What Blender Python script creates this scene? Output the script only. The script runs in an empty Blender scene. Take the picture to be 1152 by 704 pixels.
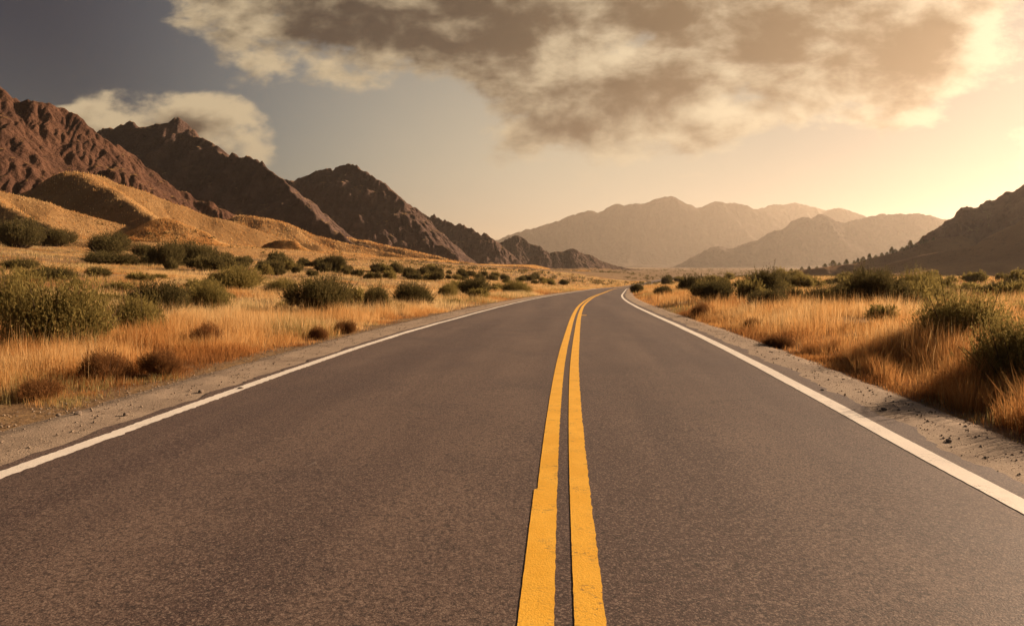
import bpy, math, random
import numpy as np

# ------------------------------------------------------------------ scene
S = bpy.context.scene
COL = S.collection
rng = np.random.default_rng(7)
random.seed(7)
R = math.radians

# ------------------------------------------------------------------ camera
CAM_H = 1.7
F = 768.0
PHI = math.atan(52 / F)                       # pitch down
PSI = math.atan(74 / F * math.cos(PHI))       # turned a little left of the road
cam_d = bpy.data.cameras.new('camera')
cam = bpy.data.objects.new('camera', cam_d)
COL.objects.link(cam)
cam.location = (0, 0, CAM_H)
cam.rotation_euler = (math.pi / 2 - PHI, 0, PSI)
cam_d.sensor_width = 36
cam_d.lens = 24
cam_d.clip_start = 0.05
cam_d.clip_end = 60000
S.camera = cam

# ------------------------------------------------------------------ light and exposure
SUN_AZ, SUN_EL = R(55), R(19.5)               # azimuth from +Y towards +X
SUN_STRENGTH = 5.0
SUN_COL = (1.0, 0.71, 0.47)
SKY_STRENGTH = 0.05
SKY_TINT = (0.93, 1.0, 0.94)
CLOUD_STRENGTH = 0.55
EXPOSURE = 1.2
HAZE_DENSITY = 4.4e-5

sd = bpy.data.lights.new('sun', 'SUN')
sd.energy = SUN_STRENGTH
sd.angle = R(0.5)
sd.color = SUN_COL
sun = bpy.data.objects.new('sun', sd)
COL.objects.link(sun)
SUN_DIR = np.array([math.sin(SUN_AZ) * math.cos(SUN_EL), math.cos(SUN_AZ) * math.cos(SUN_EL), math.sin(SUN_EL)])
sun.rotation_euler = (math.pi / 2 - SUN_EL, 0, math.pi - SUN_AZ)
sun.location = (60, 40, 50)

vs = S.view_settings
S.display_settings.display_device = 'sRGB'
vs.view_transform = 'Standard'
vs.look = 'None'
vs.exposure = EXPOSURE
vs.gamma = 1
vs.use_curve_mapping = False
S.render.engine = 'CYCLES'
S.cycles.use_denoising = True
S.cycles.max_bounces = 8
S.cycles.diffuse_bounces = 3
S.cycles.glossy_bounces = 2
S.cycles.transmission_bounces = 4
S.cycles.transparent_max_bounces = 6
S.cycles.volume_bounces = 1


# node helper -------------------------------------------------------
class NT:
    def __init__(self, tree):
        self.t = tree
        self.n = tree.nodes
        self.l = tree.links

    def put(self, sock, v):
        if v is None:
            return
        if isinstance(v, bpy.types.NodeSocket):
            self.l.new(v, sock)
        elif isinstance(v, (tuple, list)) and sock.type == 'RGBA' and len(v) == 3:
            sock.default_value = (*v, 1)
        else:
            sock.default_value = v

    def m(self, op, a, b=None, c=None, clamp=False):
        n = self.n.new('ShaderNodeMath')
        n.operation = op
        n.use_clamp = clamp
        for i, v in enumerate((a, b, c)):
            self.put(n.inputs[i], v)
        return n.outputs[0]

    def vm(self, op, a, b=None):
        n = self.n.new('ShaderNodeVectorMath')
        n.operation = op
        self.put(n.inputs[0], a)
        if b is not None:
            self.put(n.inputs['Scale' if op == 'SCALE' else 1], b)
        return n.outputs['Value' if op == 'DOT_PRODUCT' else 0]

    def sm(self, v, a, b):
        n = self.n.new('ShaderNodeMapRange')
        n.interpolation_type = 'SMOOTHSTEP'
        self.put(n.inputs[0], v)
        n.inputs[1].default_value = a
        n.inputs[2].default_value = b
        return n.outputs[0]

    def lin(self, v, a, b, c=0, d=1):
        n = self.n.new('ShaderNodeMapRange')
        self.put(n.inputs[0], v)
        for i, q in enumerate((a, b, c, d)):
            n.inputs[i + 1].default_value = q
        return n.outputs[0]

    def noise(self, vec, scale, detail=4, rough=0.55, dist=0.0, color=False):
        n = self.n.new('ShaderNodeTexNoise')
        self.put(n.inputs['Vector'], vec)
        n.inputs['Scale'].default_value = scale
        n.inputs['Detail'].default_value = detail
        n.inputs['Roughness'].default_value = rough
        n.inputs['Distortion'].default_value = dist
        return n.outputs['Color' if color else 'Fac']

    def voro(self, vec, scale, feature='F1'):
        n = self.n.new('ShaderNodeTexVoronoi')
        n.feature = feature
        self.put(n.inputs['Vector'], vec)
        n.inputs['Scale'].default_value = scale
        return n.outputs['Distance']

    def mix(self, f, a, b, mode='MIX'):
        n = self.n.new('ShaderNodeMix')
        n.data_type = 'RGBA'
        n.blend_type = mode
        self.put(n.inputs[0], f)
        self.put(n.inputs[6], a)
        self.put(n.inputs[7], b)
        return n.outputs[2]

    def xyz(self, x, y, z):
        n = self.n.new('ShaderNodeCombineXYZ')
        for i, v in enumerate((x, y, z)):
            self.put(n.inputs[i], v)
        return n.outputs[0]

    def sep(self, v):
        n = self.n.new('ShaderNodeSeparateXYZ')
        self.put(n.inputs[0], v)
        return n.outputs

    def bump(self, h, strength, dist):
        n = self.n.new('ShaderNodeBump')
        n.inputs['Strength'].default_value = strength
        n.inputs['Distance'].default_value = dist
        self.put(n.inputs['Height'], h)
        return n.outputs[0]

    def coord(self):
        return self.n.new('ShaderNodeTexCoord').outputs['Object']

    def geo(self, k):
        return self.n.new('ShaderNodeNewGeometry').outputs[k]

    def attr(self, name):
        n = self.n.new('ShaderNodeAttribute')
        n.attribute_name = name
        return n.outputs['Fac']

    def oinfo(self, k='Random'):
        return self.n.new('ShaderNodeObjectInfo').outputs[k]

    def princ(self, col, rough=0.8, spec=0.3, normal=None):
        n = self.n.new('ShaderNodeBsdfPrincipled')
        self.put(n.inputs['Base Color'], col)
        self.put(n.inputs['Roughness'], rough)
        self.put(n.inputs['Specular IOR Level'], spec)
        if normal is not None:
            self.put(n.inputs['Normal'], normal)
        return n.outputs[0]


def material(name):
    m = bpy.data.materials.new(name)
    m.use_nodes = True
    m.node_tree.nodes.clear()
    t = NT(m.node_tree)
    out = m.node_tree.nodes.new('ShaderNodeOutputMaterial')
    return m, t, out


# pixel ray: only used to read off where things of the photo stand on the ground
_f = np.array([-math.sin(PSI) * math.cos(PHI), math.cos(PSI) * math.cos(PHI), -math.sin(PHI)])
_r = np.array([math.cos(PSI), math.sin(PSI), 0.0])
_u = np.cross(_r, _f)


def ray(px, py):
    return _f + _r * ((px - 576) / F) + _u * ((352 - py) / F)


def at_depth(px, py, Y):
    d = ray(px, py)
    t = Y / d[1]
    return np.array([d[0] * t, Y, CAM_H + d[2] * t])


# ------------------------------------------------------------------ world: sky with clouds
W = bpy.data.worlds.new('World')
S.world = W
W.use_nodes = True
wt = NT(W.node_tree)
W.node_tree.nodes.clear()
wo = wt.n.new('ShaderNodeOutputWorld')
sky = wt.n.new('ShaderNodeTexSky')
sky.sky_type = 'NISHITA'
sky.sun_disc = False
sky.sun_elevation = SUN_EL
sky.sun_rotation = SUN_AZ
sky.air_density = 1.0
sky.dust_density = 1.2
sky.ozone_density = 1.0
# contrast of the clear sky: darker overhead, never brighter than a bright horizon
SKY_MAX = 2.6
D = wt.vm('NORMALIZE', wt.n.new('ShaderNodeTexCoord').outputs['Generated'])
dx, dy, dz = wt.sep(D)
sdot = wt.vm('DOT_PRODUCT', D, tuple(SUN_DIR))
# dust near the horizon and on the sun's side brightens the air
gain = wt.m('MULTIPLY', wt.lin(wt.sm(sdot, 0.0, 0.42), 0, 1, 0.40, 1.5),
            wt.m('ADD', 1.0, wt.m('MULTIPLY', 1.0, wt.m('POWER', 2.718, wt.m('DIVIDE', wt.m('MAXIMUM', dz, 0.0), -0.13)))))
chan = []
for cch in wt.sep(sky.outputs[0]):
    p_ = wt.m('MULTIPLY', wt.m('MULTIPLY', wt.m('POWER', cch, 2.0), 0.092), gain)
    chan.append(wt.m('DIVIDE', p_, wt.m('ADD', 1.0, wt.m('DIVIDE', p_, SKY_MAX))))
skycol = wt.mix(1.0, wt.xyz(*chan), wt.mix(wt.sm(sdot, 0.0, 0.5), (0.32, 1.0, 1.15), SKY_TINT), 'MULTIPLY')
# pale dust in the lower air on the sun's side
dq = wt.m('DIVIDE', dz, 0.36)
dust = wt.m('MULTIPLY', wt.sm(sdot, 0.0, 0.62), wt.m('POWER', 2.718, wt.m('MULTIPLY', wt.m('MULTIPLY', dq, dq), -1.0)))
skycol = wt.mix(wt.m('MULTIPLY', dust, 0.9), skycol, wt.mix(wt.sm(sdot, 0.6, 0.95), (6.0, 5.1, 3.6), (3.3, 3.2, 2.75)))
bg = wt.n.new('ShaderNodeBackground')
wt.put(bg.inputs[0], skycol)
bg.inputs[1].default_value = SKY_STRENGTH

yy = wt.m('MAXIMUM', dy, 0.04)
U = wt.m('DIVIDE', dx, yy)
V = wt.m('DIVIDE', dz, yy)


def uv(px, py):
    d = ray(px, py)
    return d[0] / d[1], d[2] / d[1]


def cloud_field(t, du, dv, detail):
    u = t.m('ADD', U, du)
    v = t.m('ADD', V, dv)
    # warp for ragged billows
    nv = t.xyz(t.m('MULTIPLY', u, 1.0), t.m('MULTIPLY', v, 1.7), CLOUD_SEED)
    n1 = t.noise(nv, 7.0, detail, 0.6, 0.12)
    n2 = t.noise(nv, 3.4, 3, 0.5)
    blobs = []
    for (cx, cy, rx, ry, w) in CLOUDS:
        cu, cv = uv(cx, cy)
        a = t.m('DIVIDE', t.m('SUBTRACT', u, cu), rx / F)
        b = t.m('DIVIDE', t.m('SUBTRACT', v, cv), ry / F)
        q = t.m('SUBTRACT', w, t.m('ADD', t.m('MULTIPLY', a, a), t.m('MULTIPLY', b, b)))
        blobs.append(t.m('MAXIMUM', q, -2.0))
    f = blobs[0]
    for b in blobs[1:]:
        n = t.m('SMOOTH_MAX', f, b, 0.35)
        f = n
    f = t.m('ADD', f, t.m('MULTIPLY', t.m('SUBTRACT', n1, 0.5), 3.6))
    f = t.m('ADD', f, t.m('MULTIPLY', t.m('SUBTRACT', n2, 0.5), 1.4))
    return f


CLOUD_SEED = 12.6
CLOUDS = [(420, -40, 280, 130, 1.0), (590, 0, 200, 130, 1.0), (690, 88, 190, 95, 1.05), (930, -25, 370, 145, 1.2),
          (165, 150, 155, 46, 0.95), (290, 168, 55, 30, 0.3), (1165, 155, 60, 45, 0.35), (775, 198, 60, 10, 0.1)]
f0 = cloud_field(wt, 0.0, 0.0, 7)
f1 = cloud_field(wt, 0.03, 0.02, 5)
dens = wt.sm(f0, -0.05, 0.55)
thick = wt.sm(wt.m('ADD', wt.m('ADD', wt.m('MULTIPLY', f0, 0.5), wt.m('MULTIPLY', f1, 0.5)), wt.m('MULTIPLY', wt.m('SUBTRACT', f1, f0), 0.55)), 0.1, 1.35)
sdn = wt.sm(sdot, 0.35, 0.92)
dark = wt.mix(sdn, (0.03, 0.021, 0.017), (0.125, 0.074, 0.034))
light = wt.mix(sdn, (0.50, 0.39, 0.24), (0.66, 0.54, 0.36))
ccol = wt.mix(thick, light, dark)
cb = wt.n.new('ShaderNodeBackground')
wt.put(cb.inputs[0], ccol)
cb.inputs[1].default_value = CLOUD_STRENGTH
ms = wt.n.new('ShaderNodeMixShader')
# clouds thin out towards the horizon
fade = wt.sm(V, 0.10, 0.2)
wt.put(ms.inputs[0], wt.m('MULTIPLY', wt.m('MULTIPLY', dens, wt.lin(fade, 0, 1, 0.45, 0.97)), wt.sm(dy, 0.04, 0.12)))
wt.l.new(bg.outputs[0], ms.inputs[1])
wt.l.new(cb.outputs[0], ms.inputs[2])
wt.l.new(ms.outputs[0], wo.inputs['Surface'])

# ------------------------------------------------------------------ numpy noise
_perm = np.random.default_rng(11).permutation(256)
_perm = np.concatenate([_perm, _perm]).astype(np.int32)
_ang = np.random.default_rng(12).random(256) * 2 * np.pi
_gx, _gy = np.cos(_ang).astype(np.float32), np.sin(_ang).astype(np.float32)


def perlin(x, y, seed=0):
    x = np.asarray(x, dtype=np.float64) + seed * 17.31
    y = np.asarray(y, dtype=np.float64) + seed * 9.77
    xi = np.floor(x).astype(np.int64)
    yi = np.floor(y).astype(np.int64)
    xf = (x - xi).astype(np.float32)
    yf = (y - yi).astype(np.float32)
    u = xf * xf * xf * (xf * (xf * 6 - 15) + 10)
    v = yf * yf * yf * (yf * (yf * 6 - 15) + 10)

    def g(ix, iy, fx, fy):
        h = _perm[_perm[ix & 255] + (iy & 255)]
        return _gx[h] * fx + _gy[h] * fy
    a = g(xi, yi, xf, yf)
    b = g(xi + 1, yi, xf - 1, yf)
    c = g(xi, yi + 1, xf, yf - 1)
    d = g(xi + 1, yi + 1, xf - 1, yf - 1)
    return ((a * (1 - u) + b * u) * (1 - v) + (c * (1 - u) + d * u) * v) * 1.5


def fbm(x, y, octv=4, seed=0, gain=0.5):
    s, a, fr = 0, 1.0, 1.0
    for i in range(octv):
        s = s + a * perlin(x * fr, y * fr, seed + i * 3)
        a *= gain
        fr *= 2.03
    return s


def ridged(x, y, octv=4, seed=0, gain=0.5):
    s, a, fr = 0, 1.0, 1.0
    for i in range(octv):
        s = s + a * (1 - 2 * np.abs(perlin(x * fr, y * fr, seed + i * 3)))
        a *= gain
        fr *= 2.07
    return s


def sstep(v, a, b):
    t = np.clip((v - a) / (b - a), 0, 1)
    return t * t * (3 - 2 * t)


# ------------------------------------------------------------------ ground shape
def prof(y):
    y = np.asarray(y, dtype=np.float64)
    z = -0.1 * np.logaddexp(0, (y - 16) / 4)
    zf = -0.025 * 244
    far = zf - 3.0 * (1 - np.exp(-np.maximum(y - 260, 0) / 120))
    return np.where(y < 260, np.maximum(z, zf), far)


def cline(y):
    y = np.asarray(y, dtype=np.float64)
    q = 6e-4 * np.clip(y - 22, 0, 63) ** 2
    q = q + np.maximum(y - 85, 0) * 0.0756
    q = q + 4e-4 * np.maximum(y - 165, 0) ** 2 / (1 + np.maximum(y - 165, 0) / 400)
    return q


def left_line(y):
    return -4.64 + 0.22 * sstep(np.asarray(y, dtype=np.float64), 12, 30)


def ground(x, y):
    x = np.asarray(x, dtype=np.float64)
    y = np.asarray(y, dtype=np.float64)
    s = x - cline(y)
    p = prof(y)
    yc = np.maximum(y - 16, 0)
    ql = np.maximum(-0.008 * yc, -9)
    qr = np.maximum(-0.012 * yc, -9)
    r = np.maximum(-s - 7.5, 0)
    zl = p + (ql - p) * sstep(r, 4, 65)
    zl = zl + 0.0041 * np.minimum(r, 260) ** 1.5
    r2 = np.maximum(s - 5.0, 0)
    zr = p + (qr - p) * sstep(r2, 4, 60) + 0.28 * sstep(r2, 0, 3.5)
    z = np.where(s < 0, zl, zr)
    far = sstep(np.hypot(x, y), 500, 1300)
    z = z * (1 - far) + (-9.0) * far
    off = np.maximum(r, r2)
    bump = fbm(x / 9, y / 9, 3, 5) * 0.16 + fbm(x / 45, y / 45, 2, 9) * 0.5 * sstep(off, 15, 60)
    z = z + bump * sstep(off, 0.3, 4) * (1 - sstep(np.hypot(x, y), 1500, 3000))
    cor = 1 - sstep(off, 0.0, 0.5)
    return z - 0.07 * cor


def hit(px, py):
    d = ray(px, py)
    Y = np.concatenate([np.arange(1.5, 60, 0.05), np.arange(60, 900, 0.5)])
    t = Y / d[1]
    z = CAM_H + t * d[2]
    g = ground(d[0] * t, Y)
    k = np.argmax(z <= g)
    if z[k] > g[k]:
        k = len(Y) - 1
    return d[0] * t[k], Y[k], g[k]


# ------------------------------------------------------------------ mesh helpers
def mesh_np(name, verts, quads=None, tris=None, smooth=False):
    me = bpy.data.meshes.new(name)
    verts = np.asarray(verts, dtype=np.float32)
    nq = 0 if quads is None else len(quads)
    nt = 0 if tris is None else len(tris)
    me.vertices.add(len(verts))
    me.vertices.foreach_set('co', verts.ravel())
    loops = []
    if nq:
        loops.append(np.asarray(quads, dtype=np.int32).ravel())
    if nt:
        loops.append(np.asarray(tris, dtype=np.int32).ravel())
    loops = np.concatenate(loops)
    me.loops.add(len(loops))
    me.loops.foreach_set('vertex_index', loops)
    starts = np.concatenate([np.arange(nq) * 4, nq * 4 + np.arange(nt) * 3]).astype(np.int32)
    me.polygons.add(nq + nt)
    me.polygons.foreach_set('loop_start', starts)
    me.update(calc_edges=True)
    me.polygons.foreach_set('use_smooth', np.full(nq + nt, smooth))
    return me


def add_attr(me, name, data):
    a = me.attributes.new(name, 'FLOAT', 'POINT')
    a.data.foreach_set('value', np.asarray(data, dtype=np.float32))


def grid_quads(n, m):
    i = np.arange(n - 1)[:, None] * m + np.arange(m - 1)[None, :]
    i = i.ravel()
    return np.stack([i, i + m, i + m + 1, i + 1], 1)


def link(name, me, mat, parent=None):
    o = bpy.data.objects.new(name, me)
    if mat is not None and not me.materials:
        me.materials.append(mat)
    COL.objects.link(o)
    if parent is not None:
        o.parent = parent
    return o


def tag(o, label, cat, group=None, kind=None):
    o['label'] = label
    o['category'] = cat
    if group:
        o['group'] = group
    if kind:
        o['kind'] = kind
    return o


def empty(name, loc, rz=0, sc=1):
    o = bpy.data.objects.new(name, None)
    o.location = loc
    o.rotation_euler = (0, 0, rz)
    o.scale = (sc, sc, sc) if not hasattr(sc, '__len__') else sc
    o.empty_display_size = 0.2
    COL.objects.link(o)
    return o


# ------------------------------------------------------------------ materials
def mat_ground():
    m, t, out = material('dry_ground')
    P = t.coord()
    n = t.noise(P, 0.35, 5, 0.6)
    n2 = t.noise(P, 6.0, 5, 0.65)
    n3 = t.noise(P, 0.012, 4, 0.55)
    c = t.mix(t.sm(n, 0.35, 0.65), (0.17, 0.11, 0.06), (0.29, 0.185, 0.085))
    c = t.mix(t.sm(n2, 0.4, 0.75), c, (0.16, 0.10, 0.055))
    c = t.mix(t.m('MULTIPLY', t.sm(n3, 0.5, 0.7), 0.6), c, (0.17, 0.12, 0.06))
    t.put(out.inputs[0], t.princ(c, 0.95, 0.1, t.bump(n2, 0.6, 0.08)))
    return m


def mat_asphalt():
    m, t, out = material('asphalt')
    P = t.coord()
    sx, sy, sz = t.sep(P)
    stretch = t.xyz(sx, t.m('MULTIPLY', sy, 0.06), 0)
    big = t.noise(stretch, 0.9, 4, 0.55)
    blot = t.noise(P, 0.7, 5, 0.6)
    fine = t.noise(P, 120, 3, 0.7)
    ag = t.voro(P, 95)
    agc = t.noise(P, 70, 1, 0.5)
    base = t.mix(t.sm(big, 0.34, 0.66), (0.080, 0.050, 0.044), (0.145, 0.098, 0.078))
    base = t.mix(t.m('MULTIPLY', t.sm(blot, 0.45, 0.7), 0.6), base, (0.072, 0.048, 0.045))
    # stones in the binder
    st = t.m('MULTIPLY', t.sm(ag, 0.42, 0.1), t.sm(agc, 0.42, 0.62))
    base = t.mix(t.m('MULTIPLY', st, 0.85), base, (0.30, 0.235, 0.185))
    base = t.mix(t.m('MULTIPLY', t.sm(fine, 0.52, 0.36), 0.75), base, (0.018, 0.014, 0.013))
    # hairline cracks, only here and there
    wp = t.vm('ADD', P, t.vm('SCALE', t.noise(P, 1.3, 4, 0.6, color=True), 0.9))
    cr = t.n.new('ShaderNodeTexVoronoi')
    cr.feature = 'DISTANCE_TO_EDGE'
    t.put(cr.inputs['Vector'], wp)
    cr.inputs['Scale'].default_value = 0.42
    crm = t.m('MULTIPLY', t.sm(cr.outputs['Distance'], 0.008, 0.002), t.sm(t.noise(P, 0.5, 3, 0.6), 0.53, 0.62))
    base = t.mix(t.m('MULTIPLY', crm, 0.4), base, (0.012, 0.010, 0.010))
    # pale scuffs
    sc = t.sm(t.noise(t.xyz(sx, t.m('MULTIPLY', sy, 0.5), 3.0), 5.5, 3, 0.6), 0.73, 0.78)
    base = t.mix(t.m('MULTIPLY', sc, 0.5), base, (0.24, 0.2, 0.17))
    ag2 = t.voro(P, 38)
    agn = t.noise(P, 26, 3, 0.7)
    base = t.mix(t.m('MULTIPLY', t.m('MULTIPLY', t.sm(ag2, 0.40, 0.12), t.sm(agn, 0.5, 0.64)), 0.55), base, (0.27, 0.205, 0.16))
    base = t.mix(t.m('MULTIPLY', t.sm(agn, 0.50, 0.36), 0.7), base, (0.030, 0.022, 0.021))
    g3 = t.noise(P, 62, 2, 0.75)
    base = t.mix(t.m('MULTIPLY', t.sm(g3, 0.52, 0.66), 0.55), base, (0.30, 0.225, 0.18))
    base = t.mix(t.m('MULTIPLY', t.sm(g3, 0.48, 0.34), 0.6), base, (0.026, 0.019, 0.018))
    h = t.m('ADD', t.m('MULTIPLY', ag, -0.7), t.m('MULTIPLY', fine, 0.6))
    h = t.m('SUBTRACT', h, t.m('MULTIPLY', crm, 0.8))
    t.put(out.inputs[0], t.princ(base, t.lin(blot, 0.3, 0.7, 0.76, 0.64), 0.28, t.bump(h, 0.45, 0.0035)))
    return m


def mat_paint(name, c0, c1, wear):
    m, t, out = material(name)
    P = t.coord()
    n = t.noise(P, 3.0, 5, 0.65)
    f = t.noise(P, 55, 4, 0.7)
    ag = t.voro(P, 95)
    c = t.mix(t.sm(n, 0.35, 0.7), c0, c1)
    sx, sy, sz = t.sep(P)
    cx = t.noise(t.xyz(t.m('MULTIPLY', sx, 6.0), t.m('MULTIPLY', sy, 22.0), 0.0), 1.0, 2, 0.6)
    crack = t.m('MULTIPLY', t.sm(t.m('ABSOLUTE', t.m('SUBTRACT', cx, 0.5)), 0.012, 0.003), t.sm(t.noise(P, 4.0, 2), 0.5, 0.6))
    w = t.m('MAXIMUM', t.sm(t.m('ADD', f, t.m('MULTIPLY', n, 0.5)), wear, wear + 0.08), t.m('MULTIPLY', crack, 0.8))
    c = t.mix(t.m('MULTIPLY', t.sm(f, 0.55, 0.35), 0.22), c, tuple(q * 0.45 for q in c0))
    c = t.mix(w, c, (0.06, 0.048, 0.042))
    t.put(out.inputs[0], t.princ(c, 0.62, 0.35, t.bump(t.m('ADD', f, t.m('MULTIPLY', ag, -0.6)), 0.4, 0.004)))
    return m


def mat_gravel(name, a, b, d):
    m, t, out = material(name)
    P = t.coord()
    n = t.noise(P, 1.2, 4, 0.6)
    vn = t.n.new('ShaderNodeTexVoronoi')
    t.put(vn.inputs['Vector'], P)
    vn.inputs['Scale'].default_value = 60
    pc = vn.outputs['Color']
    pr = t.sep(pc)[0]
    c = t.mix(pr, a, b)
    c = t.mix(t.m('MULTIPLY', t.sm(n, 0.4, 0.7), 0.6), c, d)
    f = t.noise(P, 90, 3, 0.7)
    c = t.mix(t.m('MULTIPLY', t.sm(f, 0.5, 0.3), 0.4), c, tuple(q * 0.4 for q in d))
    h = t.m('ADD', t.m('MULTIPLY', vn.outputs['Distance'], -1.0), t.m('MULTIPLY', t.noise(P, 14, 4, 0.6), 0.9))
    t.put(out.inputs[0], t.princ(c, 0.95, 0.12, t.bump(h, 0.4, 0.012)))
    return m


def mat_blades(name, stops, trans=0.45):
    """dry blades or leaves: tone from the 'tint' attribute, thin enough to let light through"""
    m, t, out = material(name)
    r = t.n.new('ShaderNodeValToRGB')
    els = r.color_ramp.elements
    for i, (p, c) in enumerate(stops):
        e = els[i] if i < 2 else els.new(p)
        e.position = p
        e.color = (*c, 1)
    t.put(r.inputs[0], t.attr('tint'))
    c = r.outputs[0]
    d = t.n.new('ShaderNodeBsdfDiffuse')
    t.put(d.inputs[0], c)
    tr = t.n.new('ShaderNodeBsdfTranslucent')
    t.put(tr.inputs[0], c)
    mx = t.n.new('ShaderNodeMixShader')
    mx.inputs[0].default_value = trans
    t.l.new(d.outputs[0], mx.inputs[1])
    t.l.new(tr.outputs[0], mx.inputs[2])
    t.l.new(mx.outputs[0], out.inputs[0])
    return m


def mat_shrub(name, a, b, trans=0.3):
    m, t, out = material(name)
    f = t.m('ADD', t.m('MULTIPLY', t.attr('tint'), 0.8), t.m('MULTIPLY', t.oinfo(), 0.25), clamp=True)
    c = t.mix(f, a, b)
    d = t.n.new('ShaderNodeBsdfDiffuse')
    t.put(d.inputs[0], c)
    tr = t.n.new('ShaderNodeBsdfTranslucent')
    t.put(tr.inputs[0], c)
    mx = t.n.new('ShaderNodeMixShader')
    mx.inputs[0].default_value = trans
    t.l.new(d.outputs[0], mx.inputs[1])
    t.l.new(tr.outputs[0], mx.inputs[2])
    t.l.new(mx.outputs[0], out.inputs[0])
    return m


def mat_plain(name, c, rough=0.9):
    m, t, out = material(name)
    P = t.coord()
    n = t.noise(P, 8, 4, 0.6)
    cc = t.mix(t.sm(n, 0.3, 0.7), c, tuple(q * 0.6 for q in c))
    t.put(out.inputs[0], t.princ(cc, rough, 0.15, t.bump(n, 0.5, 0.02)))
    return m


def mat_rock(name, a, b, g, sc, lo=0.80, hi=0.93):
    """rock with grassy gentle slopes; sc = feature size in metres"""
    m, t, out = material(name)
    P = t.coord()
    n = t.noise(P, 1.0 / sc, 7, 0.62)
    n2 = t.noise(P, 6.0 / sc, 6, 0.65)
    sx, sy, sz = t.sep(P)
    strata = t.noise(t.xyz(t.m('MULTIPLY', sx, 0.15), t.m('MULTIPLY', sy, 0.15), sz), 3.0 / sc, 4, 0.6)
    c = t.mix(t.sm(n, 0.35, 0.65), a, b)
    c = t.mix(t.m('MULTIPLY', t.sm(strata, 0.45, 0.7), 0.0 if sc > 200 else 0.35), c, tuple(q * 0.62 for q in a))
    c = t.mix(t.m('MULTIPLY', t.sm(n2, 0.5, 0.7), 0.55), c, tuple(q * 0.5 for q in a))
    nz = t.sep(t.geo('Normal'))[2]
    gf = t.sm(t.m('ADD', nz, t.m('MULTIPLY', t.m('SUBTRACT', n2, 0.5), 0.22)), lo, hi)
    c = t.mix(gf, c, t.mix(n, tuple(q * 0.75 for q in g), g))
    t.put(out.inputs[0], t.princ(c, 0.95, 0.08, t.bump(t.m('ADD', n2, t.m('MULTIPLY', n, 1.0)), 1.0, sc * 0.16)))
    return m


def mat_hill(name, a, b, d):
    m, t, out = material(name)
    P = t.coord()
    n = t.noise(P, 0.02, 5, 0.6)
    n2 = t.noise(P, 0.22, 8, 0.72)
    c = t.mix(t.sm(n, 0.35, 0.65), a, b)
    n4 = t.noise(P, 1.1, 5, 0.7)
    c = t.mix(t.m('MULTIPLY', t.sm(n4, 0.5, 0.7), 0.5), c, d)
    c = t.mix(t.m('MULTIPLY', t.sm(n2, 0.52, 0.66), 0.6), c, d)
    t.put(out.inputs[0], t.princ(c, 0.95, 0.05, t.bump(t.m('ADD', n2, t.m('MULTIPLY', n4, 0.35)), 0.9, 2.2)))
    return m


M_GROUND = mat_ground()
M_ASPHALT = mat_asphalt()
M_YELLOW = mat_paint('yellow_paint', (0.76, 0.40, 0.025), (0.84, 0.47, 0.045), 0.95)
M_WHITE = mat_paint('white_paint', (0.74, 0.68, 0.60), (0.80, 0.75, 0.66), 0.94)
M_GRAVEL = mat_gravel('gravel_shoulder', (0.28, 0.215, 0.155), (0.42, 0.33, 0.245), (0.20, 0.15, 0.11))
M_GRASS = mat_blades('dry_grass', [(0.0, (0.20, 0.095, 0.040)), (0.22, (0.46, 0.215, 0.070)), (0.5, (0.62, 0.37, 0.14)), (0.85, (0.74, 0.56, 0.30)), (1.0, (0.26, 0.21, 0.075))], 0.5)
M_OLIVE = mat_shrub('olive_foliage', (0.12, 0.098, 0.036), (0.36, 0.285, 0.095), 0.4)
M_DARKF = mat_shrub('dark_foliage', (0.062, 0.054, 0.027), (0.20, 0.16, 0.062), 0.33)
M_BROWNF = mat_shrub('brown_twigs', (0.13, 0.065, 0.028), (0.30, 0.145, 0.055), 0.3)
M_WOOD = mat_plain('bark', (0.11, 0.075, 0.05))
M_STONE = mat_plain('stone', (0.26, 0.205, 0.16))

# ------------------------------------------------------------------ the ground sheet
def spaced(a, lim, step, grow):
    v, d = [0.0], step
    while v[-1] < lim:
        v.append(v[-1] + d)
        d *= grow
    return np.array(v)


gx = spaced(0, 28000, 0.6, 1.035)
gx = np.concatenate([-gx[::-1][:-1], gx])
gy = np.concatenate([-spaced(0, 500, 1.0, 1.12)[::-1][:-1], spaced(0, 30000, 0.6, 1.022)])
X, Y = np.meshgrid(gx, gy, indexing='ij')
Z = ground(X, Y)
me = mesh_np('ground', np.stack([X, Y, Z], -1).reshape(-1, 3), grid_quads(len(gx), len(gy)), smooth=True)
tag(link('ground', me, M_GROUND), 'dry golden plain on both sides of the road', 'ground', kind='structure')

# ------------------------------------------------------------------ road
ys = np.concatenate([np.arange(-40, 2, 1.0), np.arange(2, 14, 0.03), np.arange(14, 40, 0.08), np.arange(40, 100, 0.4), np.arange(100, 700, 2.0)])


def ribbon(name, left, right, zoff, cols, zfun=None):
    n = len(ys)
    tt = np.linspace(0, 1, cols)[None, :]
    l, r = left(ys)[:, None], right(ys)[:, None]
    s = l + (r - l) * tt
    x = cline(ys)[:, None] + s
    y = np.repeat(ys[:, None], cols, 1)
    z = prof(ys)[:, None] + zoff + (zfun(s, y) if zfun else 0 * s)
    return mesh_np(name, np.stack([x, y, z], -1).reshape(-1, 3), grid_quads(n, cols)[:, ::-1], smooth=True)


def n1(y, f, seed, a):
    return a * fbm(y * f, y * 0 + 0.5, 4, seed, 0.6)


def road_top(s, y):
    return 0.008 * fbm(s / 1.6, y / 4.0, 3, 40)


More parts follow.
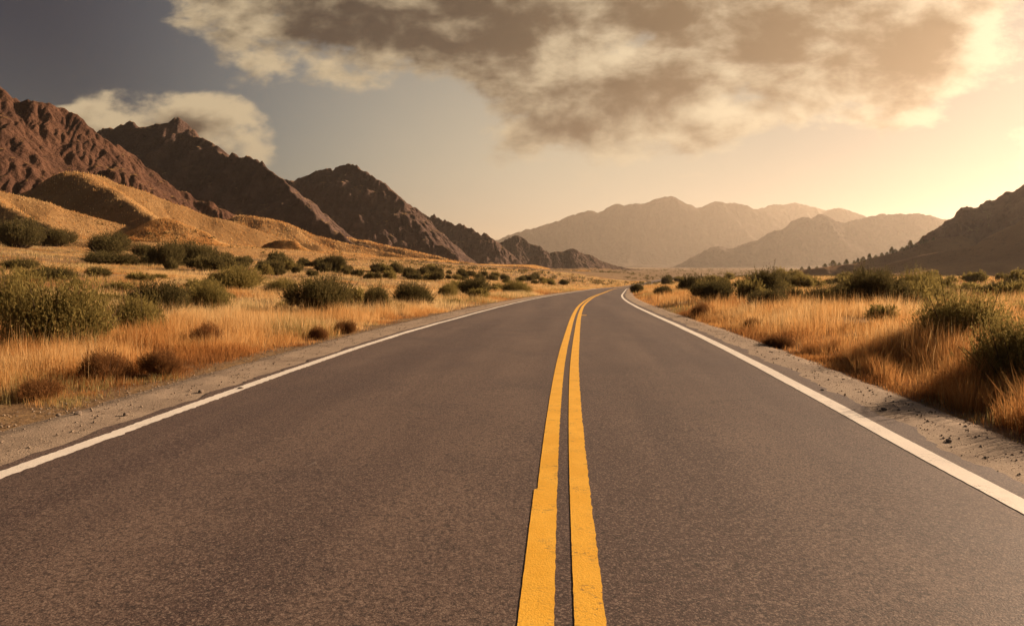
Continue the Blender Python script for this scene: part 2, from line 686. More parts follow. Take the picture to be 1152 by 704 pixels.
road = link('road', ribbon('road', lambda y: left_line(y) - 0.24 + n1(y, 1.3, 3, 0.07), lambda y: 3.12 + 0.34 + n1(y, 1.3, 8, 0.10), 0.03, 61, road_top), M_ASPHALT)
tag(road, 'two lane grey brown asphalt road running straight to the mountains', 'road', kind='structure')


def stripe(name, c, w, ja, seed, mat, y0=2.0, y1=400.0, jl=None):
    global ys
    keep = ys
    ys = keep[(keep >= y0 - 1e-6) & (keep <= y1)] if y0 > -30 else keep[keep <= y1]
    jl = ja if jl is None else jl
    rg = np.random.default_rng(seed)
    chip = lambda y, k, a: a * (0.5 * perlin(y * 13.7, y * 0 + k, seed + 5) + 1.4 * np.clip(perlin(y * 6.3, y * 0 + k, seed) - 0.25, 0, 1) * (0.3 + perlin(y * 16.1, y * 0 + k, seed + 8)))
    me = ribbon(name, lambda y: c(y) - w(y) / 2 + chip(y, 1.3, jl), lambda y: c(y) + w(y) / 2 + chip(y, 4.7, ja), 0.0345, 3, road_top)
    ys = keep
    return link(name, me, mat, road)


wy = lambda y: 0.15 + 0.0 * y
_cy = np.arange(-60, 800, 0.25)
_cv = np.interp(_cy, [1, 3.15, 4.7, 8.2, 12, 17, 27, 39, 54, 74, 100, 150], [0.0, -0.05, -0.095, -0.15, -0.175, -0.14, -0.06, 0.02, 0.2, 0.35, 0.3, 0.0])
_cv = np.convolve(np.pad(_cv, 12, 'edge'), np.hanning(27)[1:-1] / np.hanning(27).sum(), 'valid')
cl = lambda y: np.interp(y, _cy, _cv)
stripe('centre_line', lambda y: cl(y) - 0.122 - 0.012 * (y < 5.05), lambda y: wy(y) + 0.022 * (y < 5.05), 0.010, 21, M_YELLOW, -40, jl=0.004)
stripe('centre_line', lambda y: cl(y) + 0.122, wy, 0.012, 22, M_YELLOW, -40, jl=0.004)
o = stripe('edge_line', lambda y: left_line(y), lambda y: 0.165 + 0 * y, 0.035, 23, M_WHITE, -40)
o['label'] = 'worn white edge line with crumbling rim beside the wide gravel strip'
o = stripe('edge_line', lambda y: 3.12 + 0 * y, lambda y: 0.20 + 0 * y, 0.008, 24, M_WHITE, -40)
o['label'] = 'clean solid white edge line on the sun side of the road'
# small yellow tick beside the centre line
tx, ty, tz = hit(656, 357.5)
tv = []
for (a, b) in ((-0.13, -0.16), (0.13, -0.2), (0.15, 0.18), (-0.12, 0.2)):
    tv.append((tx + a, ty + b, prof(ty + b) + 0.036 + float(road_top(np.array(tx + a - cline(ty)), np.array(ty + b)))))
link('paint_tick', mesh_np('paint_tick', tv, [[0, 1, 2, 3]]), M_YELLOW, road)

shl = ribbon('gravel_shoulder', lambda y: -6.55 + n1(y, 0.5, 13, 0.35), lambda y: left_line(y) - 0.2, 0.014, 15, lambda s, y: -0.10 * sstep(-s, 5.7, 6.35) + 0.012 * fbm(s * 2, y * 1.2, 3, 31) * sstep(-s, 5.1, 5.4))
tag(link('shoulder', shl, M_GRAVEL), 'pale gravel verge along the worn white edge line', 'shoulder', kind='structure')
shr = ribbon('gravel_shoulder', lambda y: 3.3 + 0 * y, lambda y: 4.8 + n1(y, 0.5, 17, 0.3), 0.014, 13, lambda s, y: -0.10 * sstep(s, 4.1, 4.65) + 0.012 * fbm(s * 2, y * 1.2, 3, 33) * sstep(s, 3.6, 3.9))
tag(link('shoulder', shr, M_GRAVEL), 'narrow gravel verge shaded by tall grass along the clean white edge line', 'shoulder', kind='structure')

# ------------------------------------------------------------------ mountains
def resample(pts, n):
    pts = np.asarray(pts, float)
    d = np.r_[0, np.cumsum(np.linalg.norm(np.diff(pts[:, :2], axis=0), axis=1))]
    q = np.linspace(0, d[-1], n)
    return np.stack([np.interp(q, d, pts[:, k]) for k in range(3)], 1)


def seg_max(H, gx_, gy_, A, B, g, power=1.0):
    """raise H to a ridge segment A-B with flank slope g"""
    dx_, dy_ = B[0] - A[0], B[1] - A[1]
    L2 = dx_ * dx_ + dy_ * dy_ + 1e-9
    t = np.clip(((gx_ - A[0]) * dx_ + (gy_ - A[1]) * dy_) / L2, 0, 1)
    d = np.hypot(gx_ - A[0] - t * dx_, gy_ - A[1] - t * dy_)
    z = A[2] + t * (B[2] - A[2])
    np.maximum(H, z - g * d ** power, out=H)


def mountain(name, px, Y0, Y1, mat, seed, nx=420, ny=240, spur=0.3, front=1.7, back=1.2, flank=0.85, rough=1.0, apron=0.3, base=-9.0, bias=0.0, midY=None, ero=1.0):
    rg = np.random.default_rng(seed)
    px = np.asarray(px, float)
    k = (px[:, 0] - px[0, 0]) / (px[-1, 0] - px[0, 0])
    dep = Y0 + (Y1 - Y0) * k
    if midY is not None:
        dep = dep + midY * 4 * k * (1 - k)
    C = np.array([at_depth(a, b, d) for (a, b), d in zip(px, dep)])
    C = resample(C, max(len(px) * 3, 40))
    Dm = float(np.mean(np.hypot(C[:, 0], C[:, 1])))
    hmax = float(C[:, 2].max() - base)
    segs = []
    for i in range(len(C) - 1):
        segs.append((C[i], C[i + 1], flank * 1.15))
    # spurs
    ln = np.r_[0, np.cumsum(np.linalg.norm(np.diff(C[:, :2], axis=0), axis=1))]
    q = 0.0
    cam2 = np.array([0.0, 0.0])
    while q < ln[-1]:
        i = min(int(np.searchsorted(ln, q)), len(C) - 2)
        p = C[i]
        h = p[2] - base
        tang = C[min(i + 2, len(C) - 1), :2] - C[max(i - 2, 0), :2]
        tang /= np.linalg.norm(tang) + 1e-9
        nrm = np.array([tang[1], -tang[0]])
        if np.dot(nrm, cam2 - p[:2]) < 0:
            nrm = -nrm
        for side in (1, -1):
            L = h * (front if side > 0 else back) * rg.uniform(0.8, 1.15)
            a = rg.normal(0, 0.22) + (bias if side > 0 else 0)
            dr = nrm * side
            ns = 6
            pp = p.copy()
            for s_ in range(ns):
                a += rg.normal(0, 0.16)
                ca, sa = math.cos(a), math.sin(a)
                dv = np.array([dr[0] * ca - dr[1] * sa, dr[0] * sa + dr[1] * ca])
                t1 = (s_ + 1) / ns
                z1 = base + h * (1 - t1) ** 1.25 * (1 + rg.normal(0, 0.05)) - 0.03 * h
                pn = np.array([*(pp[:2] + dv * L / ns), z1])
                segs.append((pp, pn, flank))
                if side > 0 and rg.random() < 0.75 and s_ < ns - 1:
                    b = a + rg.choice([-1, 1]) * rg.uniform(0.6, 1.1)
                    dv2 = np.array([dr[0] * math.cos(b) - dr[1] * math.sin(b), dr[0] * math.sin(b) + dr[1] * math.cos(b)])
                    l2 = L / ns * rg.uniform(0.7, 1.5)
                    hz = pn[2] - base
                    segs.append((pn, np.array([*(pn[:2] + dv2 * l2), base + hz * 0.45 - 0.02 * h]), flank * 1.1))
                pp = pn
        q += max(h * spur * rg.uniform(0.6, 1.4), ln[-1] / 60)
    allp = np.array([s_[0] for s_ in segs] + [s_[1] for s_ in segs])
    mg = hmax * 0.35
    lo, hi = allp[:, :2].min(0) - mg, allp[:, :2].max(0) + mg
    xs, ys_ = np.linspace(lo[0], hi[0], nx), np.linspace(lo[1], hi[1], ny)
    GX, GY = np.meshgrid(xs, ys_, indexing='ij')
    w1, w2 = hmax * 0.35, hmax * 0.10
    WX = GX + fbm(GX / w1, GY / w1, 3, seed) * hmax * 0.035 + fbm(GX / w2, GY / w2, 3, seed + 2) * hmax * 0.016
    WY = GY + fbm(GX / w1, GY / w1, 3, seed + 7) * hmax * 0.07 + fbm(GX / w2, GY / w2, 3, seed + 4) * hmax * 0.02
    H = np.full(GX.shape, base - hmax * 0.5)
    for A, B, g in segs:
        seg_max(H, WX, WY, A, B, g)
    rel = np.clip((H - base) / hmax, 0, 1)
    det = ridged(GX / (hmax * 0.22), GY / (hmax * 0.22), 5, seed + 30, 0.55) - 0.7
    det2 = fbm(GX / (hmax * 0.06), GY / (hmax * 0.06), 4, seed + 50, 0.6)
    tg = C[-1, :2] - C[0, :2]
    tg = tg / np.linalg.norm(tg)
    ua = (GX * tg[0] + GY * tg[1]) / hmax + fbm(GX / (hmax * 0.3), GY / (hmax * 0.3), 3, seed + 90) * 0.06
    va = (-GX * tg[1] + GY * tg[0]) / hmax
    gul = ridged(ua / 0.085, va / 0.6, 4, seed + 95, 0.6) - 0.7
    H = H + rough * hmax * 0.012 * gul * np.clip(rel * 4, 0, 1) * np.clip((1.02 - rel) * 4, 0.25, 1)
    H = H + rough * hmax * (0.014 * det + 0.024 * det2) * np.clip(rel * 3, 0, 1)
    if ero > 0:
        cell = math.sqrt((hi[0] - lo[0]) / nx * (hi[1] - lo[1]) / ny)
        H = erode(H, cell, seed + 5, int(nx * ny * 0.04 * ero), 10)
    if apron > 0:
        # gentle grassy fan at the foot
        dmin = np.full(GX.shape, 1e9)
        hz = np.zeros(GX.shape)
        for p in C[::2]:
            d = np.hypot(GX - p[0], GY - p[1])
            e = d / max(p[2] - base, 1)
            hz = np.maximum(hz, (p[2] - base) * apron * np.clip(1 - e / (front * 1.35), 0, 1) ** 1.4)
        ap = base + hz + fbm(GX / (hmax * 0.3), GY / (hmax * 0.3), 3, seed + 70) * hmax * 0.02 * (hz > 0)
        kk = hmax * 0.02
        H = np.where(H > ap, H, ap) + kk * np.exp(-np.abs(H - ap) / kk) * 0.5
        H = np.where((hz <= 0) & (H < base + 0.5), base - 6, H)
    edge = np.minimum.reduce([GX - lo[0], hi[0] - GX, GY - lo[1], hi[1] - GY]) / mg
    H = np.where(edge < 0.15, np.minimum(H, base - 8), H)
    H = np.maximum(H, base - 12)
    me = mesh_np(name, np.stack([GX, GY, H], -1).reshape(-1, 3), grid_quads(nx, ny), smooth=True)
    return link(name, me, mat)


def erode(H, cell, seed, drops, batches, steps=60, strength=1.0):
    """run water drops down the slopes so they cut branching gullies (all drops of a batch at once)"""
    rg = np.random.default_rng(seed)
    h = (H / cell).astype(np.float64)
    nx, ny = h.shape
    for b in range(batches):
        px_, py_ = rg.uniform(1, nx - 3, drops), rg.uniform(1, ny - 3, drops)
        vx = np.zeros(drops)
        vy = np.zeros(drops)
        sp = np.ones(drops)
        wa = np.ones(drops)
        se = np.zeros(drops)
        for st in range(steps):
            ix, iy = px_.astype(int), py_.astype(int)
            fx, fy = px_ - ix, py_ - iy
            a, b_, c, d = h[ix, iy], h[ix + 1, iy], h[ix, iy + 1], h[ix + 1, iy + 1]
            gx_ = (b_ - a) * (1 - fy) + (d - c) * fy
            gy_ = (c - a) * (1 - fx) + (d - b_) * fx
            z0_ = a * (1 - fx) * (1 - fy) + b_ * fx * (1 - fy) + c * (1 - fx) * fy + d * fx * fy
            vx = vx * 0.25 - gx_ * 0.75
            vy = vy * 0.25 - gy_ * 0.75
            ln_ = np.hypot(vx, vy) + 1e-9
            vx, vy = vx / ln_, vy / ln_
            qx, qy = np.clip(px_ + vx, 1, nx - 3), np.clip(py_ + vy, 1, ny - 3)
            jx, jy = qx.astype(int), qy.astype(int)
            ux, uy = qx - jx, qy - jy
            z1_ = h[jx, jy] * (1 - ux) * (1 - uy) + h[jx + 1, jy] * ux * (1 - uy) + h[jx, jy + 1] * (1 - ux) * uy + h[jx + 1, jy + 1] * ux * uy
            dh = z1_ - z0_
            cap = np.maximum(-dh, 0.01) * sp * wa * 0.9
            up_ = dh > 0
            dep_ = np.where(up_, np.minimum(dh, se), np.maximum(se - cap, 0) * 0.25)
            ero = np.where(up_ | (se > cap), 0, np.minimum((cap - se) * 0.12 * strength, -dh * 0.35))
            ch = dep_ - ero
            se = se - ch
            for (ox, oy, w_) in ((0, 0, (1 - fx) * (1 - fy)), (1, 0, fx * (1 - fy)), (0, 1, (1 - fx) * fy), (1, 1, fx * fy)):
                np.add.at(h, (ix + ox, iy + oy), ch * w_)
            sp = np.sqrt(np.maximum(sp * sp - dh * 1.0, 0.05)).clip(0, 3)
            wa *= 0.985
            px_, py_ = qx, qy
        # loose slopes settle a little
        hs_ = (h[:-2, 1:-1] + h[2:, 1:-1] + h[1:-1, :-2] + h[1:-1, 2:]) / 4
        h[1:-1, 1:-1] += (hs_ - h[1:-1, 1:-1]) * 0.06
    return h * cell


HILLV = []


def hill(name, px, Y0, Y1, mat, seed, spurs=(), w=1.1, nx=260, ny=200, base=-9.0, gully=1.0, powr=2.0, pad=2.2):
    """smooth grassy hill: crest read off the photo, gaussian flanks, optional noses (px, py, depth)"""
    px = np.asarray(px, float)
    k = (px[:, 0] - px[0, 0]) / (px[-1, 0] - px[0, 0])
    C = resample(np.array([at_depth(a, b, Y0 + (Y1 - Y0) * q) for (a, b), q in zip(px, k)]), 40)
    lines = [C] + [resample(np.array([at_depth(*q) for q in sp]), 20) for sp in spurs]
    P = np.concatenate(lines)
    base = float(np.mean(ground(P[:, 0], P[:, 1]))) - 0.5
    hmax = P[:, 2].max() - base
    lo, hi = P[:, :2].min(0) - hmax * pad, P[:, :2].max(0) + hmax * pad
    GX, GY = np.meshgrid(np.linspace(lo[0], hi[0], nx), np.linspace(lo[1], hi[1], ny), indexing='ij')
    WX = GX + fbm(GX / (hmax * 0.9), GY / (hmax * 0.9), 2, seed) * hmax * 0.10
    WY = GY + fbm(GX / (hmax * 0.9), GY / (hmax * 0.9), 2, seed + 3) * hmax * 0.12
    acc = np.zeros(GX.shape)
    for Ln in lines:
        for i in range(len(Ln) - 1):
            A, B = Ln[i], Ln[i + 1]
            dx_, dy_ = B[0] - A[0], B[1] - A[1]
            t = np.clip(((WX - A[0]) * dx_ + (WY - A[1]) * dy_) / (dx_ * dx_ + dy_ * dy_ + 1e-9), 0, 1)
            d = np.hypot(WX - A[0] - t * dx_, WY - A[1] - t * dy_)
            h = A[2] + t * (B[2] - A[2]) - base
            sig = np.maximum(h, 2) * w
            rr_ = sig * 0.35
            acc = np.maximum(acc, h * np.exp(-(np.sqrt(d * d + rr_ * rr_) - rr_) / (sig * 1.25)))
    H = base - 3 + acc * 1.0 + 3 * np.clip(acc / 8, 0, 1)
    H = H + gully * hmax * (0.012 * ridged(GX / (hmax * 0.5), GY / (hmax * 0.5), 3, seed + 9) + 0.004 * fbm(GX / (hmax * 0.12), GY / (hmax * 0.12), 3, seed + 12)) * np.clip(acc / hmax * 2, 0, 1)
    H = erode(H, math.sqrt((hi[0] - lo[0]) / nx * (hi[1] - lo[1]) / ny), seed + 5, int(nx * ny * 0.03), 6, 50, 0.5)
    edge = np.minimum.reduce([GX - lo[0], hi[0] - GX, GY - lo[1], hi[1] - GY]) / (hmax * pad)
    H = H * sstep(edge, 0, 0.3) + (base - 10) * (1 - sstep(edge, 0, 0.3))
    if mat is GOLD:
        okh = (H > ground(GX, GY) + 0.3)
        HILLV.append((np.stack([GX[okh], GY[okh], H[okh]], 1), (hi[0] - lo[0]) / nx))
    me = mesh_np(name, np.stack([GX, GY, H], -1).reshape(-1, 3), grid_quads(nx, ny), smooth=True)
    return link(name, me, mat)


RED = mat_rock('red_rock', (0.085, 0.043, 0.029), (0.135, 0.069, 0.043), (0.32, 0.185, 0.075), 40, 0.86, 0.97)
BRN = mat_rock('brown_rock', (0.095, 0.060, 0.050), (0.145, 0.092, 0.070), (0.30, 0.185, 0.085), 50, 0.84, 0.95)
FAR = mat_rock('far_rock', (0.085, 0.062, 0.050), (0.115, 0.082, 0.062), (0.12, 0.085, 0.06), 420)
GOLD = mat_hill('golden_hillside', (0.28, 0.162, 0.066), (0.34, 0.21, 0.092), (0.17, 0.095, 0.045))
DUSK = mat_hill('brown_hillside', (0.36, 0.20, 0.095), (0.46, 0.27, 0.125), (0.20, 0.11, 0.06))
ST = 'structure'

m1 = [(-150, 40), (-90, 62), (-40, 80), (0, 96), (8, 103), (17, 110), (22, 111), (35, 116), (44, 118), (52, 117), (65, 121), (80, 130), (93, 140), (105, 148), (115, 157), (130, 165), (145, 175), (160, 183), (185, 203), (210, 216), (235, 226), (260, 240), (285, 254), (305, 265)]
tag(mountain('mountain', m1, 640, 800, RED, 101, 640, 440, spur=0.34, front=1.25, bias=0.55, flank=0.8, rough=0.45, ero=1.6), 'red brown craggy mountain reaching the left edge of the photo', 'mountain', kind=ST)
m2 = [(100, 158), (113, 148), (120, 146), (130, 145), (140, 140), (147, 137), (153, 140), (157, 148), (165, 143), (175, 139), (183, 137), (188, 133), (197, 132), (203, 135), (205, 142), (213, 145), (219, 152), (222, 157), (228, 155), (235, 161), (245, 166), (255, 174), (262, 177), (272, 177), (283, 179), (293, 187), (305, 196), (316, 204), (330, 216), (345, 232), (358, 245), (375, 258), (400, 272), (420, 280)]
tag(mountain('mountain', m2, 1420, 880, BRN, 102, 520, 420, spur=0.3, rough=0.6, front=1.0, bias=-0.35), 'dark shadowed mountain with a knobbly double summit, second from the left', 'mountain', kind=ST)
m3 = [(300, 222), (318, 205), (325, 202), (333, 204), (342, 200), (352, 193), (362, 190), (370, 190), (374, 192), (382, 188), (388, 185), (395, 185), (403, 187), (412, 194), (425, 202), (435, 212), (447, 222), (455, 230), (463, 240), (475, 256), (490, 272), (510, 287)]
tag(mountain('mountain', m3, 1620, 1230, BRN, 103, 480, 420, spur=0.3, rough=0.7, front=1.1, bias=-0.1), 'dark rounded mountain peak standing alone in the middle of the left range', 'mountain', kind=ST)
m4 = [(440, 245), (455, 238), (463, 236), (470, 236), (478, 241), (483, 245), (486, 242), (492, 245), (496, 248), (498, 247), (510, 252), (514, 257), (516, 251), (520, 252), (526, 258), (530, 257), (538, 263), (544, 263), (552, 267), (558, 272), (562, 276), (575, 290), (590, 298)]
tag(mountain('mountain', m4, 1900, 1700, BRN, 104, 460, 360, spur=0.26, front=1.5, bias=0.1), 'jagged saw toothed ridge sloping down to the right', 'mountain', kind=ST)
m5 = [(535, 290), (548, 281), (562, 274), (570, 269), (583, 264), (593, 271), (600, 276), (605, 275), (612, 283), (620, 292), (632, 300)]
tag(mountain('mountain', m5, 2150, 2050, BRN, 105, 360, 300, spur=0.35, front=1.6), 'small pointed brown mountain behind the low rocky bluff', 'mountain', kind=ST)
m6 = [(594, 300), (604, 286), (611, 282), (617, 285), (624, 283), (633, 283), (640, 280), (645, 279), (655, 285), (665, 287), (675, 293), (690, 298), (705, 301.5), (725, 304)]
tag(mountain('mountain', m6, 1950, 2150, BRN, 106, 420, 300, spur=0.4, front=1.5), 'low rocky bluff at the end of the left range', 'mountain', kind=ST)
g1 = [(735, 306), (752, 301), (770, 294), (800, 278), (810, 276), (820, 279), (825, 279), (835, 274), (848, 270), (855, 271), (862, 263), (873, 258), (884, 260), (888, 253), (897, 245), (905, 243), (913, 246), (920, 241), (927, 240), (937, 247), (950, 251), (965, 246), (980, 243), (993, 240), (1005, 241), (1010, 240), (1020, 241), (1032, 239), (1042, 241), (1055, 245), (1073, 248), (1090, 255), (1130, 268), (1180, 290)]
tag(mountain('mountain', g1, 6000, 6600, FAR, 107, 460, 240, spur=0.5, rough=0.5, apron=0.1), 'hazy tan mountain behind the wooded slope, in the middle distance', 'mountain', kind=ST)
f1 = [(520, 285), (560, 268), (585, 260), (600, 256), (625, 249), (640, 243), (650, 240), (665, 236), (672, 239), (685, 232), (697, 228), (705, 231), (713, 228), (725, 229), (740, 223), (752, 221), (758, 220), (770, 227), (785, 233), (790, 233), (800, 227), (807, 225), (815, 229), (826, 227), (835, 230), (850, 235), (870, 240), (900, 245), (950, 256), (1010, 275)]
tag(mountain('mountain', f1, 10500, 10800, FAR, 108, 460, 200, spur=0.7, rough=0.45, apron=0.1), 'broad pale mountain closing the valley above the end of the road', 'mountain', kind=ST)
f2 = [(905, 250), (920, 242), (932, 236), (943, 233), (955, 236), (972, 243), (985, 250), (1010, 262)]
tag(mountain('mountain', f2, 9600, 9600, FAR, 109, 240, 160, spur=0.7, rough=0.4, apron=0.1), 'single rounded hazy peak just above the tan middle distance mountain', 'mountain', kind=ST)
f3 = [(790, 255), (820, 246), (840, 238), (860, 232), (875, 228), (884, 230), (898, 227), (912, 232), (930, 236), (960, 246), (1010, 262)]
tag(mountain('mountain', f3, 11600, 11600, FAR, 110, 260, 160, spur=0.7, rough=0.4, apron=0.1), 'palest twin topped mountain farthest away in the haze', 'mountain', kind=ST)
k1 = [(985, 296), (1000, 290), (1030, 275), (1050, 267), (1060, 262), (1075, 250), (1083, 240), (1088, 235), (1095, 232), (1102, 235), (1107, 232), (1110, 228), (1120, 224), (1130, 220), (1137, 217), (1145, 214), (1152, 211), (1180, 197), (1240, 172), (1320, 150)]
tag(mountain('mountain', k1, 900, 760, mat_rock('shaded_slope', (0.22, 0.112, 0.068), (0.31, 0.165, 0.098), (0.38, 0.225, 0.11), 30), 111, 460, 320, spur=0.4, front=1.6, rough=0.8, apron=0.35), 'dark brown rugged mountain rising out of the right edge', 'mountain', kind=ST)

# grassy foothills under the left range
h1 = [(40, 214), (69, 199), (85, 196), (100, 196), (120, 201), (143, 211), (172, 223), (200, 232), (243, 245), (286, 258), (325, 270), (350, 275)]
tag(hill('hill', h1, 520, 620, GOLD, 201, [[(98, 197, 528), (125, 215, 490), (150, 234, 450), (172, 252, 415)]], w=0.62), 'golden dune shaped foothill with one dark shaded side under the red mountain', 'hill', kind=ST)
h0 = [(-120, 196), (-60, 205), (0, 216), (30, 221), (57, 229), (86, 239), (120, 249), (172, 262), (200, 269), (230, 274)]
tag(hill('hill', h0, 360, 440, GOLD, 202, [[(-30, 212, 358), (0, 232, 330), (60, 256, 310), (110, 270, 300)]], w=0.7), 'long golden foothill ridge sloping down from the left edge', 'hill', kind=ST)
h2 = [(150, 268), (165, 255), (175, 248), (184, 246), (200, 250), (220, 259), (240, 268)]
tag(hill('hill', h2, 400, 400, GOLD, 203, w=0.8, nx=140, ny=120), 'small shaded grass knoll in front of the golden dune shaped foothill', 'hill', kind=ST)
h3 = [(285, 284), (300, 275), (318, 271), (331, 272), (345, 280), (360, 289)]
tag(hill('hill', h3, 520, 520, GOLD, 204, w=0.8, nx=140, ny=120), 'low rounded golden knoll above the dark scrub belt', 'hill', kind=ST)
h4 = [(270, 243), (300, 246), (317, 251), (328, 257), (343, 264), (370, 270), (410, 279), (460, 289), (510, 298)]
tag(hill('hill', h4, 740, 740, GOLD, 205, w=0.9, nx=260, ny=160), 'golden hillside apron below the knobbly dark mountain', 'hill', kind=ST)
h5 = [(370, 264), (400, 270), (430, 276), (465, 283), (505, 292), (550, 300), (590, 306)]
tag(hill('hill', h5, 1000, 900, GOLD, 206, w=0.9, nx=260, ny=160), 'smooth sunlit grass slope at the foot of the lone rounded peak', 'hill', kind=ST)
k0 = [(860, 307), (880, 305), (900, 303.5), (925, 301), (940, 299), (960, 296.5), (985, 290), (1010, 283.5), (1030, 277), (1050, 270), (1080, 266)]
tag(hill('hill', k0, 760, 800, DUSK, 207, w=0.7, nx=240, ny=140), 'low dark ridge dotted with trees at the foot of the right mountain', 'hill', kind=ST)
k2 = [(955, 306), (990, 301), (1030, 290), (1060, 283), (1090, 278), (1120, 262), (1152, 248), (1200, 225), (1280, 200)]
tag(hill('hill', k2, 640, 560, DUSK, 208, w=0.55, nx=260, ny=180), 'brown bare hillside with a sunlit crest in front of the right mountain', 'hill', kind=ST)

# ------------------------------------------------------------------ shrubs
def leaf_quads(P, Dr, L, Wd, rg):
    """flat four cornered leaves at P along Dr"""
    n = len(P)
    Dr = Dr / (np.linalg.norm(Dr, axis=1, keepdims=True) + 1e-9)
    side = np.cross(Dr, rg.normal(size=(n, 3)))
    side /= np.linalg.norm(side, axis=1, keepdims=True) + 1e-9
    L = np.asarray(L).reshape(-1, 1) * np.ones((n, 1))
    Wd = np.asarray(Wd).reshape(-1, 1) * np.ones((n, 1))
    a = P
    b = P + Dr * L * 0.45 + side * Wd
    c = P + Dr * L
    d = P + Dr * L * 0.45 - side * Wd
    v = np.stack([a, b, c, d], 1).reshape(-1, 3)
    q = np.arange(n * 4).reshape(n, 4)
    return v, q


def tubes(paths, r0, r1, sides=5):
    V, Q = [], []
    o = 0
    for p in paths:
        p = np.asarray(p, float)
        n = len(p)
        for i in range(n):
            tdir = p[min(i + 1, n - 1)] - p[max(i - 1, 0)]
            tdir /= np.linalg.norm(tdir) + 1e-9
            a = np.cross(tdir, (0.3, 0.9, 0.1))
            a /= np.linalg.norm(a) + 1e-9
            b = np.cross(tdir, a)
            rr = r0 + (r1 - r0) * i / (n - 1)
            for k in range(sides):
                th = 2 * math.pi * k / sides
                V.append(p[i] + rr * (a * math.cos(th) + b * math.sin(th)))
        for i in range(n - 1):
            for k in range(sides):
                k2_ = (k + 1) % sides
                Q.append([o + i * sides + k, o + i * sides + k2_, o + (i + 1) * sides + k2_, o + (i + 1) * sides + k])
        o += n * sides
    return np.array(V), np.array(Q)


def shrub_mesh(name, seed, twigs, per, L, Wd, squash=0.75, spike=0.25, lobes=5, mat=None, splay=0.55):
    """unit shrub: radius about 1, height about 1.2*squash; leafy upright twigs grouped in lobes"""
    rg = np.random.default_rng(seed)
    ph = rg.uniform(0, 2 * np.pi, lobes)
    rad = rg.uniform(0.15, 0.62, lobes)
    lc = np.stack([np.cos(ph) * rad, np.sin(ph) * rad, rg.uniform(0.12, 0.45, lobes)], 1)
    lr = rg.uniform(0.36, 0.62, lobes)
    which = rg.integers(0, lobes, twigs)
    d = rg.normal(size=(twigs, 3))
    d[:, 2] = np.abs(d[:, 2]) * 0.9 + rg.uniform(-0.35, 0.25, twigs)
    d /= np.linalg.norm(d, axis=1, keepdims=True)
    tip = lc[which] + d * (lr[which] * rg.uniform(0.72, 1.12, twigs) * (1 + spike * rg.random(twigs) ** 3))[:, None]
    tip[:, 2] = np.maximum(tip[:, 2], 0.02)
    root = tip * np.array([0.35, 0.35, 0.0]) + rg.normal(0, 0.05, (twigs, 3)) * np.array([1, 1, 0])
    t = rg.uniform(0.42, 1.0, (twigs, per)) ** 0.75
    mid = (root + tip) / 2 + (tip - root) * 0.0
    mid[:, :2] = root[:, :2] + (tip - root)[:, :2] * 0.62
    tt = t[..., None]
    P = (1 - tt) ** 2 * root[:, None] + 2 * tt * (1 - tt) * mid[:, None] + tt ** 2 * tip[:, None]
    dirs = (tip - mid)[:, None] * np.ones_like(P)
    dirs = dirs / (np.linalg.norm(dirs, axis=2, keepdims=True) + 1e-9)
    dirs = dirs + rg.normal(0, splay, P.shape) + np.array([0, 0, 0.25])
    P = P.reshape(-1, 3)
    dirs = dirs.reshape(-1, 3)
    n = len(P)
    v, q = leaf_quads(P, dirs, L * rg.uniform(0.6, 1.3, n), Wd * rg.uniform(0.7, 1.2, n), rg)
    kn = 1.0 / np.percentile(np.hypot(v[:, 0], v[:, 1]), 99)
    v = v * np.array([kn, kn, squash])
    tint = np.repeat(np.clip(rg.random(twigs)[:, None] * 0.55 + rg.random((twigs, per)) * 0.45, 0, 1).ravel(), 4)
    me = mesh_np(name, v, q)
    add_attr(me, 'tint', tint)
    me['top'] = float(np.percentile(v[:, 2], 96))
    me.materials.append(mat)
    # stems
    idx = rg.choice(twigs, 70)
    paths = []
    for i in idx:
        a, b = root[i] * np.array([0.5, 0.5, 0]) + np.array([0, 0, -0.06]), tip[i]
        m_ = np.array([*(a[:2] + (b - a)[:2] * 0.6), (a[2] + b[2]) * 0.45])
        sc_ = np.array([kn, kn, squash])
        paths.append([a * sc_, m_ * sc_, b * (0.9 + 0.2 * rg.random()) * sc_])
    sv, sq = tubes(paths, 0.014, 0.005, 5)
    st = mesh_np(name + '_stem', sv, sq, smooth=True)
    st.materials.append(M_WOOD)
    return me, st


NEAR = {
    'olive': [shrub_mesh('olive_foliage', 300 + i, 3200, 14, 0.062, 0.0085, 0.9, 0.65, 8, M_OLIVE, 0.8) for i in range(3)],
    'dark': [shrub_mesh('dark_foliage', 320 + i, 3000, 14, 0.062, 0.0095, 0.85, 0.5, 8, M_DARKF, 0.8) for i in range(2)],
    'brown': [shrub_mesh('brown_twigs', 340 + i, 1700, 10, 0.13, 0.005, 0.8, 0.3, 5, M_BROWNF) for i in range(2)],
}
SMALL = {
    'olive': [shrub_mesh('olive_foliage', 400 + i, 420, 8, 0.17, 0.026, 0.85, 0.3, 6, M_OLIVE)[0] for i in range(4)],
    'dark': [shrub_mesh('dark_foliage', 420 + i, 420, 8, 0.17, 0.028, 0.85, 0.25, 6, M_DARKF)[0] for i in range(4)],
}
SHRUBS = []     # x, y, radius: grass keeps away
NAMES = {'olive': 'shrub', 'dark': 'shrub', 'brown': 'dry_bush'}
count = 0


